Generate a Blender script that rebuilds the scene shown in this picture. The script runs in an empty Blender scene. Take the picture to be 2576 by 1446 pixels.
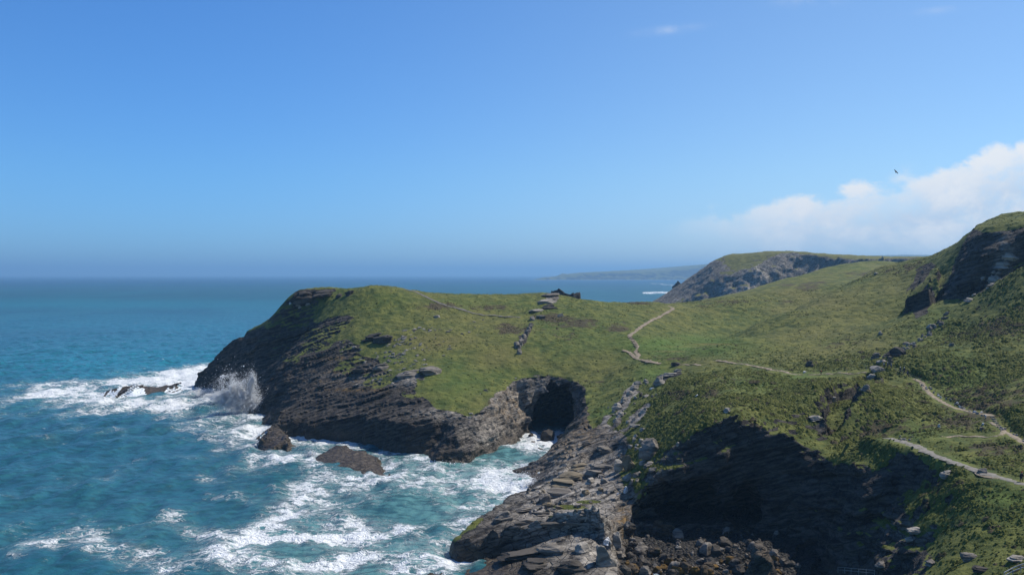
import bpy, math, random, time
import numpy as np
import openvdb
from mathutils import Vector, Matrix, Euler
T0 = time.time()
C = bpy.context.scene.collection
SC = bpy.context.scene
F32 = np.float32
CAMZ, FOC, CX, CY = 60.0, 2231.0, 1288.0, 690.0     # photograph measured at 2576 px wide, horizon row 690

# ------------------------------------------------------------------ survey helpers
def P(px, py, d):
    """a point seen at (px,py) standing d metres out"""
    return ((px - CX) / FOC * d, d, CAMZ - (py - CY) / FOC * d)
def W(px, py, z=0.0):
    """a point of the sea level (or height z) seen at (px,py)"""
    d = (CAMZ - z) * FOC / (py - CY)
    return ((px - CX) / FOC * d, d)
def proj(x, y, z):
    y = np.maximum(y, 1.0)
    return CX + x / y * FOC, CY + (CAMZ - z) / y * FOC

# ------------------------------------------------------------------ noise
_rs = np.random.RandomState(7)
_N = _rs.rand(64, 64, 64).astype(F32) * 2 - 1
_NF = _N.ravel()
_BED = _rs.rand(4096).astype(F32) * 2 - 1
def vnoise(x, y, z):
    x, y, z = np.broadcast_arrays(np.asarray(x, F32), np.asarray(y, F32), np.asarray(z, F32))
    ix = np.floor(x); iy = np.floor(y); iz = np.floor(z)
    fx = x - ix; fy = y - iy; fz = z - iz
    fx = fx * fx * (3 - 2 * fx); fy = fy * fy * (3 - 2 * fy); fz = fz * fz * (3 - 2 * fz)
    ix = ix.astype(np.int32); iy = iy.astype(np.int32); iz = iz.astype(np.int32)
    x0 = (ix & 63) << 12; x1 = ((ix + 1) & 63) << 12
    y0 = (iy & 63) << 6; y1 = ((iy + 1) & 63) << 6
    z0 = iz & 63; z1 = (iz + 1) & 63
    a = _NF[x0 + y0 + z0]; b = _NF[x1 + y0 + z0]
    c = _NF[x0 + y1 + z0]; d = _NF[x1 + y1 + z0]
    e = _NF[x0 + y0 + z1]; f = _NF[x1 + y0 + z1]
    g = _NF[x0 + y1 + z1]; h = _NF[x1 + y1 + z1]
    a += fx * (b - a); c += fx * (d - c); e += fx * (f - e); g += fx * (h - g)
    a += fy * (c - a); e += fy * (g - e)
    return a + fz * (e - a)
def fbm(x, y, z, octv=4, gain=.5):
    s = 0.; a = 1.; t = 0.
    for i in range(octv):
        k = 2.03 ** i
        s = s + a * vnoise(x * k + 17.3 * i, y * k + 5.1 * i, z * k + 31.7 * i); t += a; a *= gain
    return s / t
def smooth(a, b, x):
    t = np.clip((x - a) / (b - a), 0, 1)
    return t * t * (3 - 2 * t)
def bed(s):
    i = np.floor(s); f = s - i
    f = np.clip((f - .35) / .3, 0, 1); f = f * f * (3 - 2 * f)
    i = i.astype(np.int32)
    a = _BED[i & 4095]; b = _BED[(i + 1) & 4095]
    return a + (b - a) * f
def inpoly(px, py, poly):
    r = np.zeros(px.shape, bool); n = len(poly)
    for i in range(n):
        x1, y1 = poly[i]; x2, y2 = poly[(i + 1) % n]
        if y1 == y2: continue
        c = ((y1 > py) != (y2 > py)) & (px < (x2 - x1) * (py - y1) / (y2 - y1) + x1)
        r ^= c
    return r
def segdist(px, py, pts, closed=False):
    best = np.full(px.shape, 1e18); arg = np.zeros(px.shape, np.int32); tt = np.zeros(px.shape)
    n = len(pts) if closed else len(pts) - 1
    for i in range(n):
        x1, y1 = pts[i][:2]; x2, y2 = pts[(i + 1) % len(pts)][:2]
        dx, dy = x2 - x1, y2 - y1
        t = np.clip(((px - x1) * dx + (py - y1) * dy) / max(dx * dx + dy * dy, 1e-9), 0, 1)
        d = (px - x1 - t * dx) ** 2 + (py - y1 - t * dy) ** 2
        m = d < best
        best[m] = d[m]; arg[m] = i; tt[m] = t[m]
    return np.sqrt(best), arg, tt

class RBF:
    def __init__(s, pts, c=9.0, reg=.02):
        p = np.array(pts, float); s.p = p; s.c = c
        n = len(p)
        r = np.sqrt(((p[:, None, :2] - p[None, :, :2]) ** 2).sum(-1) + c * c)
        A = np.zeros((n + 3, n + 3)); A[:n, :n] = -r + np.eye(n) * reg * 10
        A[:n, n] = 1; A[:n, n + 1:] = p[:, :2]; A[n:, :n] = A[:n, n:].T
        s.w = np.linalg.solve(A, np.concatenate([p[:, 2], [0, 0, 0]]))
    def __call__(s, x, y):
        n = len(s.p)
        o = s.w[n] + s.w[n + 1] * x + s.w[n + 2] * y
        for i in range(n):
            o = o - s.w[i] * np.sqrt((x - s.p[i, 0]) ** 2 + (y - s.p[i, 1]) ** 2 + s.c ** 2)
        return o
def upsample(a, k):
    """bilinear upsample by k of a grid whose nodes lie on the fine grid"""
    nx, ny = a.shape
    i = np.arange((nx - 1) * k + 1) / k; j = np.arange((ny - 1) * k + 1) / k
    i0 = np.minimum(i.astype(int), nx - 2); j0 = np.minimum(j.astype(int), ny - 2)
    fi = (i - i0)[:, None]; fj = (j - j0)[None]
    a0 = a[i0] * (1 - fi) + a[i0 + 1] * fi
    return a0[:, j0] * (1 - fj) + a0[:, j0 + 1] * fj

# ------------------------------------------------------------------ land: a height function, bedded rock and carved caves, meshed from a voxel grid
class Land:
    def __init__(s, coast, ctrl, edge=1.5, rock=None, steps=(), beach=None, rag=2.0, c=9.0, deep=-5.0, power=1.0, trails=()):
        s.trails = trails
        ctrl = np.array(ctrl, float)
        for poly, dz, w in steps:
            if callable(dz): continue
            dd, _, _ = segdist(ctrl[:, 0], ctrl[:, 1], poly, True)
            ctrl[:, 2] -= dz * smooth(-w, w, np.where(inpoly(ctrl[:, 0], ctrl[:, 1], poly), dd, -dd))
        s.coast = coast; s.rbf = RBF(ctrl, c); s.edge = edge; s.steps = steps
        s.beach = beach; s.rockfn = rock; s.rag = rag; s.deep = deep; s.power = power
    def height(s, x, y):
        wx = x + s.rag * (vnoise(x * .11, y * .11, 3.3) + .6 * vnoise(x * .31, y * .31, 9.3))
        wy = y + s.rag * (vnoise(x * .11, y * .11, 13.3) + .6 * vnoise(x * .31, y * .31, 19.3))
        d, a, t = segdist(wx, wy, s.coast, True)
        ins = inpoly(wx, wy, [q[:2] for q in s.coast])
        sd = np.where(ins, d, -d)
        sl = np.array([q[2] for q in s.coast]); sl2 = np.roll(sl, -1)
        k = sl[a] * (1 - t) + sl2[a] * t
        T = s.rbf(x, y)
        for poly, dz, w, in s.steps:
            dd, _, _ = segdist(wx, wy, poly, True)
            q = np.where(inpoly(wx, wy, poly), dd, -dd)
            T = T + (np.maximum(dz(x, y), T) - T if callable(dz) else dz) * smooth(-w, w, q)
        zc = np.maximum(np.where(sd > 0, k * np.maximum(sd, 0) ** s.power, k * sd * .7) - .4, s.deep)
        e = s.edge
        h = np.clip(.5 + .5 * (T - zc) / e, 0, 1)
        H = T * (1 - h) + zc * h - e * h * (1 - h)
        for pl, hw in s.trails:
            dd, aa, tq = segdist(x, y, pl)
            zz = np.array([q[2] for q in pl]); zt = zz[aa] * (1 - tq) + zz[np.minimum(aa + 1, len(pl) - 1)] * tq
            k2 = smooth(hw * 2.6, hw * 1.0, dd); H = H * (1 - k2) + zt * k2
        if s.beach is not None:
            H = np.maximum(H, s.beach(x, y))
        return np.maximum(H, s.deep)
    def mesh(s, x0, x1, y0, y1, vox, coarse=2, bedn=(-.3, .12, .95), ledge=((.8, .45), (3.1, 1.0)), caves=(), nz=.35,
             grassn=.25, blocks=None, zcut=-2.0, tile=32):
        nx = int((x1 - x0) / vox / coarse) + 1; ny = int((y1 - y0) / vox / coarse) + 1
        gx, gy = np.meshgrid(x0 + np.arange(nx) * vox * coarse, y0 + np.arange(ny) * vox * coarse, indexing='ij')
        H = upsample(s.height(gx, gy), coarse)
        NX, NY = H.shape
        X = (x0 + np.arange(NX) * vox); Y = (y0 + np.arange(NY) * vox)
        gX, gY = np.gradient(H, vox); G = np.sqrt(gX ** 2 + gY ** 2)
        XX, YY = np.meshgrid(X, Y, indexing='ij')
        R = s.rockfn(XX, YY, H, G) if s.rockfn else np.full_like(H, 1.8)
        for pl, hw in s.trails:
            R = R * smooth(hw * .9, hw * 2.4, segdist(XX, YY, pl)[0])
        B = blocks(XX, YY, H, G) if blocks else None
        grid = openvdb.FloatGrid(3.0)
        grid.transform = openvdb.createLinearTransform(vox)
        H = H.astype(F32); G = G.astype(F32); R = R.astype(F32)
        trk = np.ones_like(H)
        for pl, hw in s.trails: trk = trk * smooth(hw * .7, hw * 1.6, segdist(XX, YY, pl)[0])
        rough = np.asarray(trk * np.clip(1 - R, 0, 1) * grassn * (1.1 * fbm(XX * .25, YY * .25, 2., 3) + .6 * vnoise(XX * .9, YY * .9, 5.) + 1.3 * np.abs(vnoise(XX * .13, YY * .13, 8.)) - .4), F32)
        for i in range(0, NX, tile):
            for j in range(0, NY, tile):
                h = H[i:i + tile, j:j + tile]
                if h.max() < zcut - 2.5: continue
                lo = max(h.min() - 4.5, zcut - 3); hi = h.max() + 4.5
                tx0, tx1, ty0, ty1 = X[i], X[min(i + tile, NX) - 1], Y[j], Y[min(j + tile, NY) - 1]
                loc = []
                for (c, r, yaw) in caves:
                    m = max(r) + 3
                    if tx1 > c[0] - m and tx0 < c[0] + m and ty1 > c[1] - m and ty0 < c[1] + m:
                        loc.append((c, r, yaw)); lo = min(lo, zcut - 3)
                k0 = int(math.floor(lo / vox)); k1 = int(math.ceil(hi / vox))
                z = (np.arange(k0, k1 + 1) * vox).astype(F32)[None, None, :]
                x = X[i:i + tile].astype(F32)[:, None, None]; y = Y[j:j + tile].astype(F32)[None, :, None]
                hh = h[:, :, None]; g = G[i:i + tile, j:j + tile][:, :, None]; r = R[i:i + tile, j:j + tile][:, :, None]
                n1 = vnoise(x * .07, y * .07, z * .07)
                sb = z * bedn[2] + x * bedn[0] + y * bedn[1] + 2.2 * n1
                L = 0
                for q, (th, am) in enumerate(ledge):
                    L = L + am * bed(sb / th + 37 * q)
                n2 = vnoise(x * .33, y * .33, z * .33)
                L = L * (.65 + .6 * n1) + nz * 2.2 * n2 + nz * vnoise(x * .9, y * .9, z * .9)
                gg = np.clip(g, .22, 2.6)
                f = z - hh - r * gg * L - rough[i:i + tile, j:j + tile][:, :, None]
                if B is not None:
                    b = B[i:i + tile, j:j + tile][:, :, None].astype(F32)
                    if b.max() > .01:
                        u = x * .93 + y * .36 + 1.2 * n2; v = -x * .36 + y * .93 + 1.2 * n1
                        ci = np.floor(u / 6.5 + .5 * np.floor(sb / .9)).astype(np.int32); cj = np.floor(v / 4.2).astype(np.int32)
                        f = f - b * .42 * _NF[((ci & 63) << 12) + ((cj & 63) << 6) + (np.floor(sb / 1.1).astype(np.int32) & 63)]
                f = f / np.sqrt(1 + g * g)
                for (c, rr, yaw) in loc:
                    ca, sa = math.cos(yaw), math.sin(yaw)
                    dx = x - c[0]; dy = y - c[1]
                    u = (dx * ca + dy * sa) / rr[0]; v = (-dx * sa + dy * ca) / rr[1]; w = np.where(z > c[2], (z - c[2]) / rr[2], (z - c[2]) / (rr[3] if len(rr) > 3 else rr[2]))
                    dist = (np.sqrt(u * u + v * v + w * w) - 1) * min(rr[:3]) + 1.7 * n2 + 1.2 * n1 + .7 * np.clip(L, -1.5, 1.5)
                    f = np.maximum(f, -dist)
                f = np.ascontiguousarray(np.clip(np.broadcast_to(f, (h.shape[0], h.shape[1], z.shape[2])) / vox, -3, 3), np.float32)
                grid.copyFromArray(f, ijk=(i, j, k0))
                grid.fill((i, j, k0 - 30), (i + h.shape[0] - 1, j + h.shape[1] - 1, k0 - 1), -3.0, True)
        pts, quads = grid.convertToQuads(isovalue=0)
        pts = np.asarray(pts, float); quads = np.asarray(quads)
        pts[:, 0] += x0; pts[:, 1] += y0
        e = vox * 1.5
        keepv = (pts[:, 2] > zcut) & (pts[:, 0] > x0 + e) & (pts[:, 0] < X[-1] - e) & (pts[:, 1] > y0 + e) & (pts[:, 1] < Y[-1] - e)
        quads = quads[keepv[quads].all(1)]
        used = np.unique(quads); mp = np.full(len(pts), -1); mp[used] = np.arange(len(used))
        q = mp[quads]; v = pts[used]
        if vnormals(v, q)[:, 2].mean() < 0: q = q[:, ::-1]
        return v, q

def mesh_np(name, v, q, mat=None, smooth_mask=None, attrs=None, link=True):
    me = bpy.data.meshes.new(name)
    n = q.shape[1]
    me.vertices.add(len(v)); me.vertices.foreach_set('co', np.asarray(v, F32).ravel())
    me.loops.add(q.size); me.loops.foreach_set('vertex_index', np.asarray(q, np.int32).ravel())
    me.polygons.add(len(q)); me.polygons.foreach_set('loop_start', np.arange(0, q.size, n, dtype=np.int32))
    if smooth_mask is not None:
        me.polygons.foreach_set('use_smooth', np.broadcast_to(smooth_mask, (len(q),)).astype(bool))
    else:
        me.polygons.foreach_set('use_smooth', np.zeros(len(q), bool))
    me.update(calc_edges=True)
    for k, a in (attrs or {}).items():
        at = me.attributes.new(k, 'FLOAT', 'POINT'); at.data.foreach_set('value', np.asarray(a, F32).ravel())
    if mat: me.materials.append(mat)
    o = bpy.data.objects.new(name, me)
    if link: C.objects.link(o)
    return o
def vnormals(v, q):
    a = v[q[:, 2]] - v[q[:, 0]]; b = v[q[:, 3 if q.shape[1] > 3 else 1]] - v[q[:, 1 if q.shape[1] > 3 else 0]]
    n = np.cross(a, b) if q.shape[1] > 3 else np.cross(b, a)
    out = np.zeros_like(v)
    for i in range(q.shape[1]):
        for k in range(3):
            out[:, k] += np.bincount(q[:, i], n[:, k], len(v))
    out /= np.maximum(np.linalg.norm(out, axis=1), 1e-9)[:, None]
    return out
def subset(v, q, m):
    q = q[m]; used = np.unique(q); mp = np.full(len(v), -1); mp[used] = np.arange(len(used))
    return v[used], mp[q], used
def tag(o, label=None, cat=None, group=None, kind=None):
    if label: o['label'] = label
    if cat: o['category'] = cat
    if group: o['group'] = group
    if cat and not kind: kind = 'thing'
    if kind: o['kind'] = kind
    return o

# ------------------------------------------------------------------ material helper
class NT:
    def __init__(s, name):
        s.m = bpy.data.materials.new(name); s.m.use_nodes = True
        s.t = s.m.node_tree; s.t.nodes.clear()
        s.out = s.t.nodes.new('ShaderNodeOutputMaterial')
    def n(s, typ, **kw):
        nd = s.t.nodes.new('ShaderNode' + typ)
        for k, v in kw.items(): setattr(nd, k, v)
        return nd
    def link(s, a, b): s.t.links.new(a, b)
    def put(s, sock, v):
        if v is None: return
        if hasattr(v, 'is_linked') or isinstance(v, bpy.types.NodeSocket): s.t.links.new(v, sock)
        else:
            if sock.type == 'RGBA' and len(v) == 3: v = (*v, 1)
            sock.default_value = v
    def math(s, op, a, b=None, c=None, clamp=False):
        nd = s.n('Math', operation=op, use_clamp=clamp)
        for i, q in enumerate((a, b, c)): s.put(nd.inputs[i], q)
        return nd.outputs[0]
    def attr(s, name): return s.n('Attribute', attribute_name=name).outputs['Fac']
    def pos(s): return s.n('NewGeometry').outputs['Position']
    def obj(s): return s.n('TexCoord').outputs['Object']
    def mapping(s, v, scale=(1, 1, 1), rot=(0, 0, 0), loc=(0, 0, 0)):
        nd = s.n('Mapping'); s.put(nd.inputs['Vector'], v); nd.inputs['Scale'].default_value = scale
        nd.inputs['Rotation'].default_value = rot; nd.inputs['Location'].default_value = loc
        return nd.outputs[0]
    def noise(s, v, scale, detail=4, rough=.55, dist=0, typ='FBM', lac=2.0):
        nd = s.n('TexNoise', noise_type=typ); s.put(nd.inputs['Vector'], v)
        nd.inputs['Scale'].default_value = scale; nd.inputs['Detail'].default_value = detail
        nd.inputs['Roughness'].default_value = rough; nd.inputs['Distortion'].default_value = dist
        nd.inputs['Lacunarity'].default_value = lac
        return nd.outputs['Fac']
    def voro(s, v, scale, feature='F1', out='Distance'):
        nd = s.n('TexVoronoi', feature=feature); s.put(nd.inputs['Vector'], v); nd.inputs['Scale'].default_value = scale
        return nd.outputs[out]
    def ramp(s, v, a, b, lo=0., hi=1., interp='SMOOTHSTEP'):
        nd = s.n('MapRange', interpolation_type=interp); nd.clamp = True if hasattr(nd, 'clamp') else None
        s.put(nd.inputs[0], v); nd.inputs[1].default_value = a; nd.inputs[2].default_value = b
        nd.inputs[3].default_value = lo; nd.inputs[4].default_value = hi
        return nd.outputs[0]
    def mix(s, f, a, b, blend='MIX'):
        nd = s.n('Mix', data_type='RGBA', blend_type=blend)
        s.put(nd.inputs[0], f); s.put(nd.inputs[6], a); s.put(nd.inputs[7], b)
        return nd.outputs[2]
    def bump(s, h, strength=.5, dist=.1, normal=None):
        nd = s.n('Bump'); nd.inputs['Strength'].default_value = strength; nd.inputs['Distance'].default_value = dist
        s.put(nd.inputs['Height'], h)
        if normal: s.put(nd.inputs['Normal'], normal)
        return nd.outputs[0]
    def bsdf(s, color, rough=.8, spec=.3, normal=None, **kw):
        nd = s.n('BsdfPrincipled'); s.put(nd.inputs['Base Color'], color); s.put(nd.inputs['Roughness'], rough)
        s.put(nd.inputs['Specular IOR Level'], spec)
        if normal: s.put(nd.inputs['Normal'], normal)
        for k, v in kw.items(): s.put(nd.inputs[k], v)
        s.link(nd.outputs[0], s.out.inputs['Surface'])
        return nd
# ------------------------------------------------------------------ the coast: headland, neck, ridge, cove and mainland slope
def wl(px, py, s, z=0.0):
    x, y = W(px, py, z); return (x, y, s)
COAST = [wl(505, 978, 3.5), wl(560, 984, 3.0), wl(600, 1003, 2.4), wl(630, 1042, 1.2), wl(665, 1058, 1.0), wl(700, 1068, 1.6),
         wl(690, 1082, 2.5), wl(705, 1094, 6), wl(800, 1102, 6), wl(870, 1112, 6.5), wl(950, 1122, 6.5), wl(1010, 1137, 5), wl(1080, 1144, 1.4),
         wl(1085, 1168, .8), wl(1130, 1167, .8), wl(1190, 1166, 1.1), wl(1230, 1148, 1.6), wl(1290, 1116, 2.0), wl(1325, 1096, 2.6),
         wl(1400, 1094, 2.6), wl(1420, 1106, 2.0), wl(1384, 1136, 1.2), wl(1330, 1166, .7), wl(1294, 1179, .5), wl(1312, 1192, .6),
         wl(1342, 1215, .7), wl(1335, 1232, .7), wl(1383, 1241, 1.2), wl(1368, 1250, 1.4), wl(1300, 1268, 1.0), wl(1243, 1291, 1.8), wl(1233, 1312, 2.5),
         wl(1190, 1332, 2.2), wl(1156, 1364, 2.6), wl(1150, 1396, 3), wl(1165, 1412, 1.6), wl(1120, 1432, .8), wl(1080, 1452, .7), wl(1010, 1490, .7),
         (-20, 158, .8), (5, 146, 1), (19, 152, 2), wl(1560, 1470, 3), wl(1562, 1430, 3.2), wl(1575, 1400, 3.2), wl(1598, 1370, 3.2),
         wl(1612, 1335, 4, 2), wl(1625, 1326, 5, 3), wl(1660, 1322, 5, 3), wl(1720, 1322, 5, 3), wl(1800, 1328, 4.5, 3), wl(1900, 1334, 4, 3), wl(1990, 1345, 3, 3),
         wl(2060, 1385, 3, 3), wl(2075, 1420, 1.4, 3), wl(2120, 1450, 1.4, 3), (58, 150, 1.4), (50, 130, 1.4), (50, 100, 1.4),
         (170, 60, 1), (340, 60, 1), (520, 300, 1), (560, 620, 1), (520, 860, 1.2), (330, 830, 1.2), (230, 700, 1.2), (150, 610, 1.2), (85, 560, 1.2), (70, 520, 1.5),
         (20, 512, 1.5), (-60, 500, 1.5), (-110, 505, 1.6), (-150, 495, 2), (-172, 478, 3)]
CTRL = [P(*q) for q in [
    # crest of the headland
    (745, 752, 440), (800, 740, 440), (725, 790, 456), (755, 770, 458), (790, 765, 460), (830, 758, 460), (880, 750, 460), (930, 745, 462), (975, 748, 462), (700, 830, 466), (640, 870, 468), (870, 728, 440), (930, 722, 430), (990, 725, 430), (1060, 734, 440), (1150, 740, 450), (1250, 741, 455),
    (1330, 740, 455), (1390, 738, 450), (1420, 748, 455), (1480, 762, 470), (1560, 765, 480), (1620, 759, 480), (1665, 764, 480),
    # western shoulder and rock slope
    (515, 915, 466), (545, 878, 464), (590, 846, 460), (640, 822, 454), (690, 790, 450), (600, 905, 440), (650, 950, 415), (700, 900, 405), (700, 1000, 368), (800, 950, 365),
    (800, 1045, 331), (900, 1005, 333), (900, 1058, 315), (1000, 1058, 303), (1080, 1070, 294),
    # grass slope of the headland
    (750, 800, 438), (800, 800, 425), (900, 850, 385), (1000, 850, 380), (1000, 780, 410), (900, 770, 415), (1100, 800, 400), (1200, 800, 405), (1200, 900, 355),
    (1100, 900, 355), (1100, 1000, 318), (1050, 950, 335), (1200, 1000, 318), (1150, 1040, 305), (1300, 945, 342), (1300, 850, 375), (1320, 790, 410), (1400, 800, 403),
    (1400, 900, 354), (1450, 925, 345), (1500, 850, 372), (1550, 800, 402), (1500, 950, 335), (1590, 850, 365), (1600, 900, 345), (1690, 775, 452), (1640, 800, 418), (1660, 910, 330),
    # green hollow and the far hill
    (1750, 880, 358), (1840, 862, 358), (1750, 790, 450), (1850, 757, 480), (1950, 722, 520), (2050, 692, 560), (2150, 662, 600), (2200, 656, 615), (2250, 660, 625), (2330, 668, 640),
    (1690, 764, 500), (1800, 748, 530), (1950, 705, 570), (2050, 678, 600),
    # near hill, its skyline and face
    (1839, 851, 340), (1947, 793, 380), (2038, 757, 410), (2110, 725, 430), (2200, 678, 450), (2258, 667, 450), (2338, 645, 420), (2425, 600, 390), (2460, 575, 365), (2576, 537, 360),
    (1842, 843, 415), (1957, 786, 455), (1900, 812, 440), (1900, 880, 320), (2000, 850, 335), (2100, 850, 325), (2100, 780, 370), (2200, 750, 375), (2200, 850, 310), (2280, 780, 330), (2300, 700, 385), (2380, 750, 325),
    (2400, 680, 345), (2450, 700, 325), (2500, 650, 330), (2576, 620, 340), (2576, 700, 310), (2500, 780, 290), (2576, 800, 270), (2400, 850, 285), (2500, 900, 245), (2576, 950, 215),
    (2300, 900, 255), (2230, 925, 255), (2120, 930, 270), (2000, 935, 282), (1850, 915, 302), (1750, 915, 315), (2576, 1050, 184), (2650, 1000, 190), (2700, 800, 260), (2750, 600, 330),
    (2480, 571, 362), (2520, 560, 360), (2550, 548, 360), (2455, 628, 338), (2500, 622, 330), (2550, 600, 326), (2620, 560, 330), (2440, 748, 318), (2520, 702, 308), (2600, 652, 300), (2352, 748, 338), (2393, 690, 357), (2436, 588, 378), (2650, 620, 300),
    # grass shelf above the cove
    (1690, 925, 325), (1750, 960, 272), (1850, 980, 247), (1950, 1000, 231), (2050, 970, 243), (1700, 1060, 230), (1640, 1120, 226), (1720, 1110, 207), (1800, 1070, 206), (1870, 1027, 212), (1930, 1034, 212), (1990, 1022, 215), (1760, 1010, 240),
    (1660, 1150, 213), (1620, 1200, 212), (1640, 1060, 252),
    # rocky spine running out to the sea
    (1600, 960, 315), (1570, 1000, 300), (1530, 1050, 285), (1490, 1000, 314), (1480, 1080, 283), (1590, 1050, 272), (1540, 1100, 262), (1450, 1130, 262), (1400, 1180, 250), (1560, 1160, 238),
    (1480, 1200, 231), (1560, 1250, 210), (1450, 1250, 212), (1400, 1290, 203), (1350, 1290, 206), (1290, 1300, 200), (1500, 1310, 194), (1570, 1310, 192), (1600, 1250, 208),
    (1240, 1345, 190), (1350, 1325, 191), (1450, 1340, 187), (1550, 1380, 178), (1450, 1400, 175), (1300, 1390, 182), (1520, 1430, 169), (1350, 1440, 171), (1250, 1440, 174),
    # spur, paths and the slope in the near right
    (2210, 945, 250), (2160, 1000, 231), (2120, 1060, 212), (2100, 1105, 204), (2320, 975, 240), (2400, 1022, 214), (2500, 1060, 189), (2576, 1112, 166), (2350, 1060, 200), (2400, 1105, 180), (2480, 1140, 165),
    (2230, 1105, 185), (2300, 1122, 176), (2400, 1158, 163), (2500, 1192, 152), (2576, 1216, 144), (2680, 1245, 136), (2200, 1125, 197), (2250, 1180, 175), (2350, 1215, 158), (2450, 1255, 145), (2576, 1310, 133),
    (2576, 1446, 118), (2450, 1446, 124), (2320, 1446, 134), (2220, 1446, 148), (2130, 1446, 168), (2160, 1300, 172), (2280, 1330, 156), (2700, 1446, 112),
    ]] + [((px - CX) / FOC * d, d, z) for px, d, z in [(1945, 415, 37.5), (2000, 428, 40), (2038, 445, 42.5), (2080, 455, 45), (2112, 468, 48), (2160, 480, 53), (2205, 492, 57.5), (1890, 395, 32.5)]] + [(-140, 488, 14), (-90, 490, 34), (-40, 492, 38), (10, 500, 38), (60, 510, 38), (110, 560, 38), (170, 640, 44), (260, 740, 58), (350, 800, 62),
          (215, 520, 58), (250, 600, 66), (330, 480, 64), (300, 340, 78), (380, 400, 70), (420, 600, 64), (480, 700, 58), (213, 405, 76), (224, 405, 79), (234, 405, 81), (227, 380, 82), (300, 240, 64), (420, 240, 78), (250, 180, 48), (200, 140, 34), (330, 160, 60)]

def poly_w(pts, d=None):
    return [P(a, b, c)[:2] for a, b, c in pts]
# the lower shelf in front of the great slab on the spine, and small scarps across the slab
STEPS = [(poly_w([(1130, 1400, 186), (1200, 1400, 186), (1260, 1380, 187), (1330, 1362, 187.5), (1400, 1352, 188), (1470, 1335, 188), (1530, 1345, 184), (1560, 1390, 176), (1560, 1446, 150), (1000, 1446, 150)]), -5.0, .6),
         (poly_w([(1380, 1240, 222), (1470, 1200, 232), (1560, 1190, 233), (1600, 1200, 231), (1600, 1290, 205), (1380, 1290, 205)]), -1.3, .6),
         (poly_w([(2358, 754, 326), (2388, 702, 333), (2410, 640, 341), (2438, 575, 353), (2460, 560, 366), (2620, 520, 372), (2720, 520, 330), (2660, 600, 316), (2576, 640, 317), (2520, 690, 317), (2470, 724, 319), (2420, 748, 321)]),
          RBF([P(*q) for q in [(2447, 575, 350), (2520, 560, 345), (2600, 538, 345), (2416, 640, 338), (2396, 700, 332), (2366, 748, 325), (2470, 580, 330), (2520, 574, 325), (2576, 562, 322), (2440, 640, 328), (2425, 700, 324), (2460, 565, 365), (2620, 525, 372), (2680, 545, 320)]], 4.), 1.1),
         (poly_w([(2282, 798, 330), (2290, 765, 338), (2318, 726, 350), (2348, 716, 352), (2362, 740, 340), (2335, 790, 325)]), 7.0, .9),
         (poly_w([(2272, 742, 352), (2308, 680, 368), (2340, 657, 372), (2362, 668, 362), (2322, 715, 348)]), 5.5, .9),
         (poly_w([(2092, 1122, 205), (2122, 1062, 212), (2162, 1002, 230), (2210, 950, 247), (2188, 942, 254), (2125, 982, 245), (2072, 1038, 231), (2056, 1110, 215)]), -5.5, .8),
         (poly_w([(1430, 1160, 250), (1490, 1125, 257), (1570, 1120, 257), (1570, 1180, 240), (1450, 1200, 238)]), -1.5, .6)]
def beach(x, y):
    """boulder beach at the head of the cove: rises away from the water"""
    bx, by = W(1800, 1400, 1)
    h = (y - 178) * .085 + .1 + np.maximum(x - 40, 0) * .06 + .3 * vnoise(x * .2, y * .2, 1.)
    m = segdist(x, y, [(33, 178), (45, 205), (60, 222), (62, 200), (72, 165), (62, 120)])[0]
    return h - np.maximum(m - 34, 0) * .5

# ---- where the bare rock is
ROCK_HEAD = [(480, 1000), (490, 880), (560, 862), (600, 842), (640, 832), (668, 818), (700, 822), (758, 820), (816, 802), (872, 791), (890, 797), (850, 838), (800, 860), (830, 866), (868, 858), (904, 864), (915, 890),
             (950, 905), (970, 930), (1000, 948), (1060, 930), (1092, 926), (1092, 940), (1051, 956), (1045, 985), (1080, 1003), (1110, 1026), (1197, 1043), (1235, 1020), (1260, 985), (1300, 960),
             (1330, 946), (1360, 943), (1400, 940), (1450, 954), (1476, 995), (1490, 1095), (1400, 1300), (600, 1300)]
ROCK_SPINE = [(1412, 1100), (1440, 1078), (1480, 1082), (1520, 1062), (1570, 1090), (1588, 1115), (1572, 1150), (1560, 1200), (1575, 1225), (1600, 1215), (1625, 1190), (1640, 1200), (1625, 1300), (1620, 1500), (1000, 1500), (1270, 1250), (1270, 1150)]
ROCK_COVE = [(1600, 1260), (1625, 1200), (1662, 1148), (1720, 1112), (1790, 1080), (1830, 1042), (1875, 1024), (1930, 1034), (1990, 1026), (2035, 1036), (2066, 1046), (2100, 1005), (2150, 970), (2208, 948), (2236, 950), (2205, 985),
             (2150, 1030), (2110, 1075), (2085, 1115), (2075, 1150), (2110, 1180), (2160, 1172), (2195, 1190), (2235, 1168), (2262, 1172), (2275, 1260), (2300, 1330), (2345, 1380), (2300, 1500), (1560, 1500)]
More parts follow.
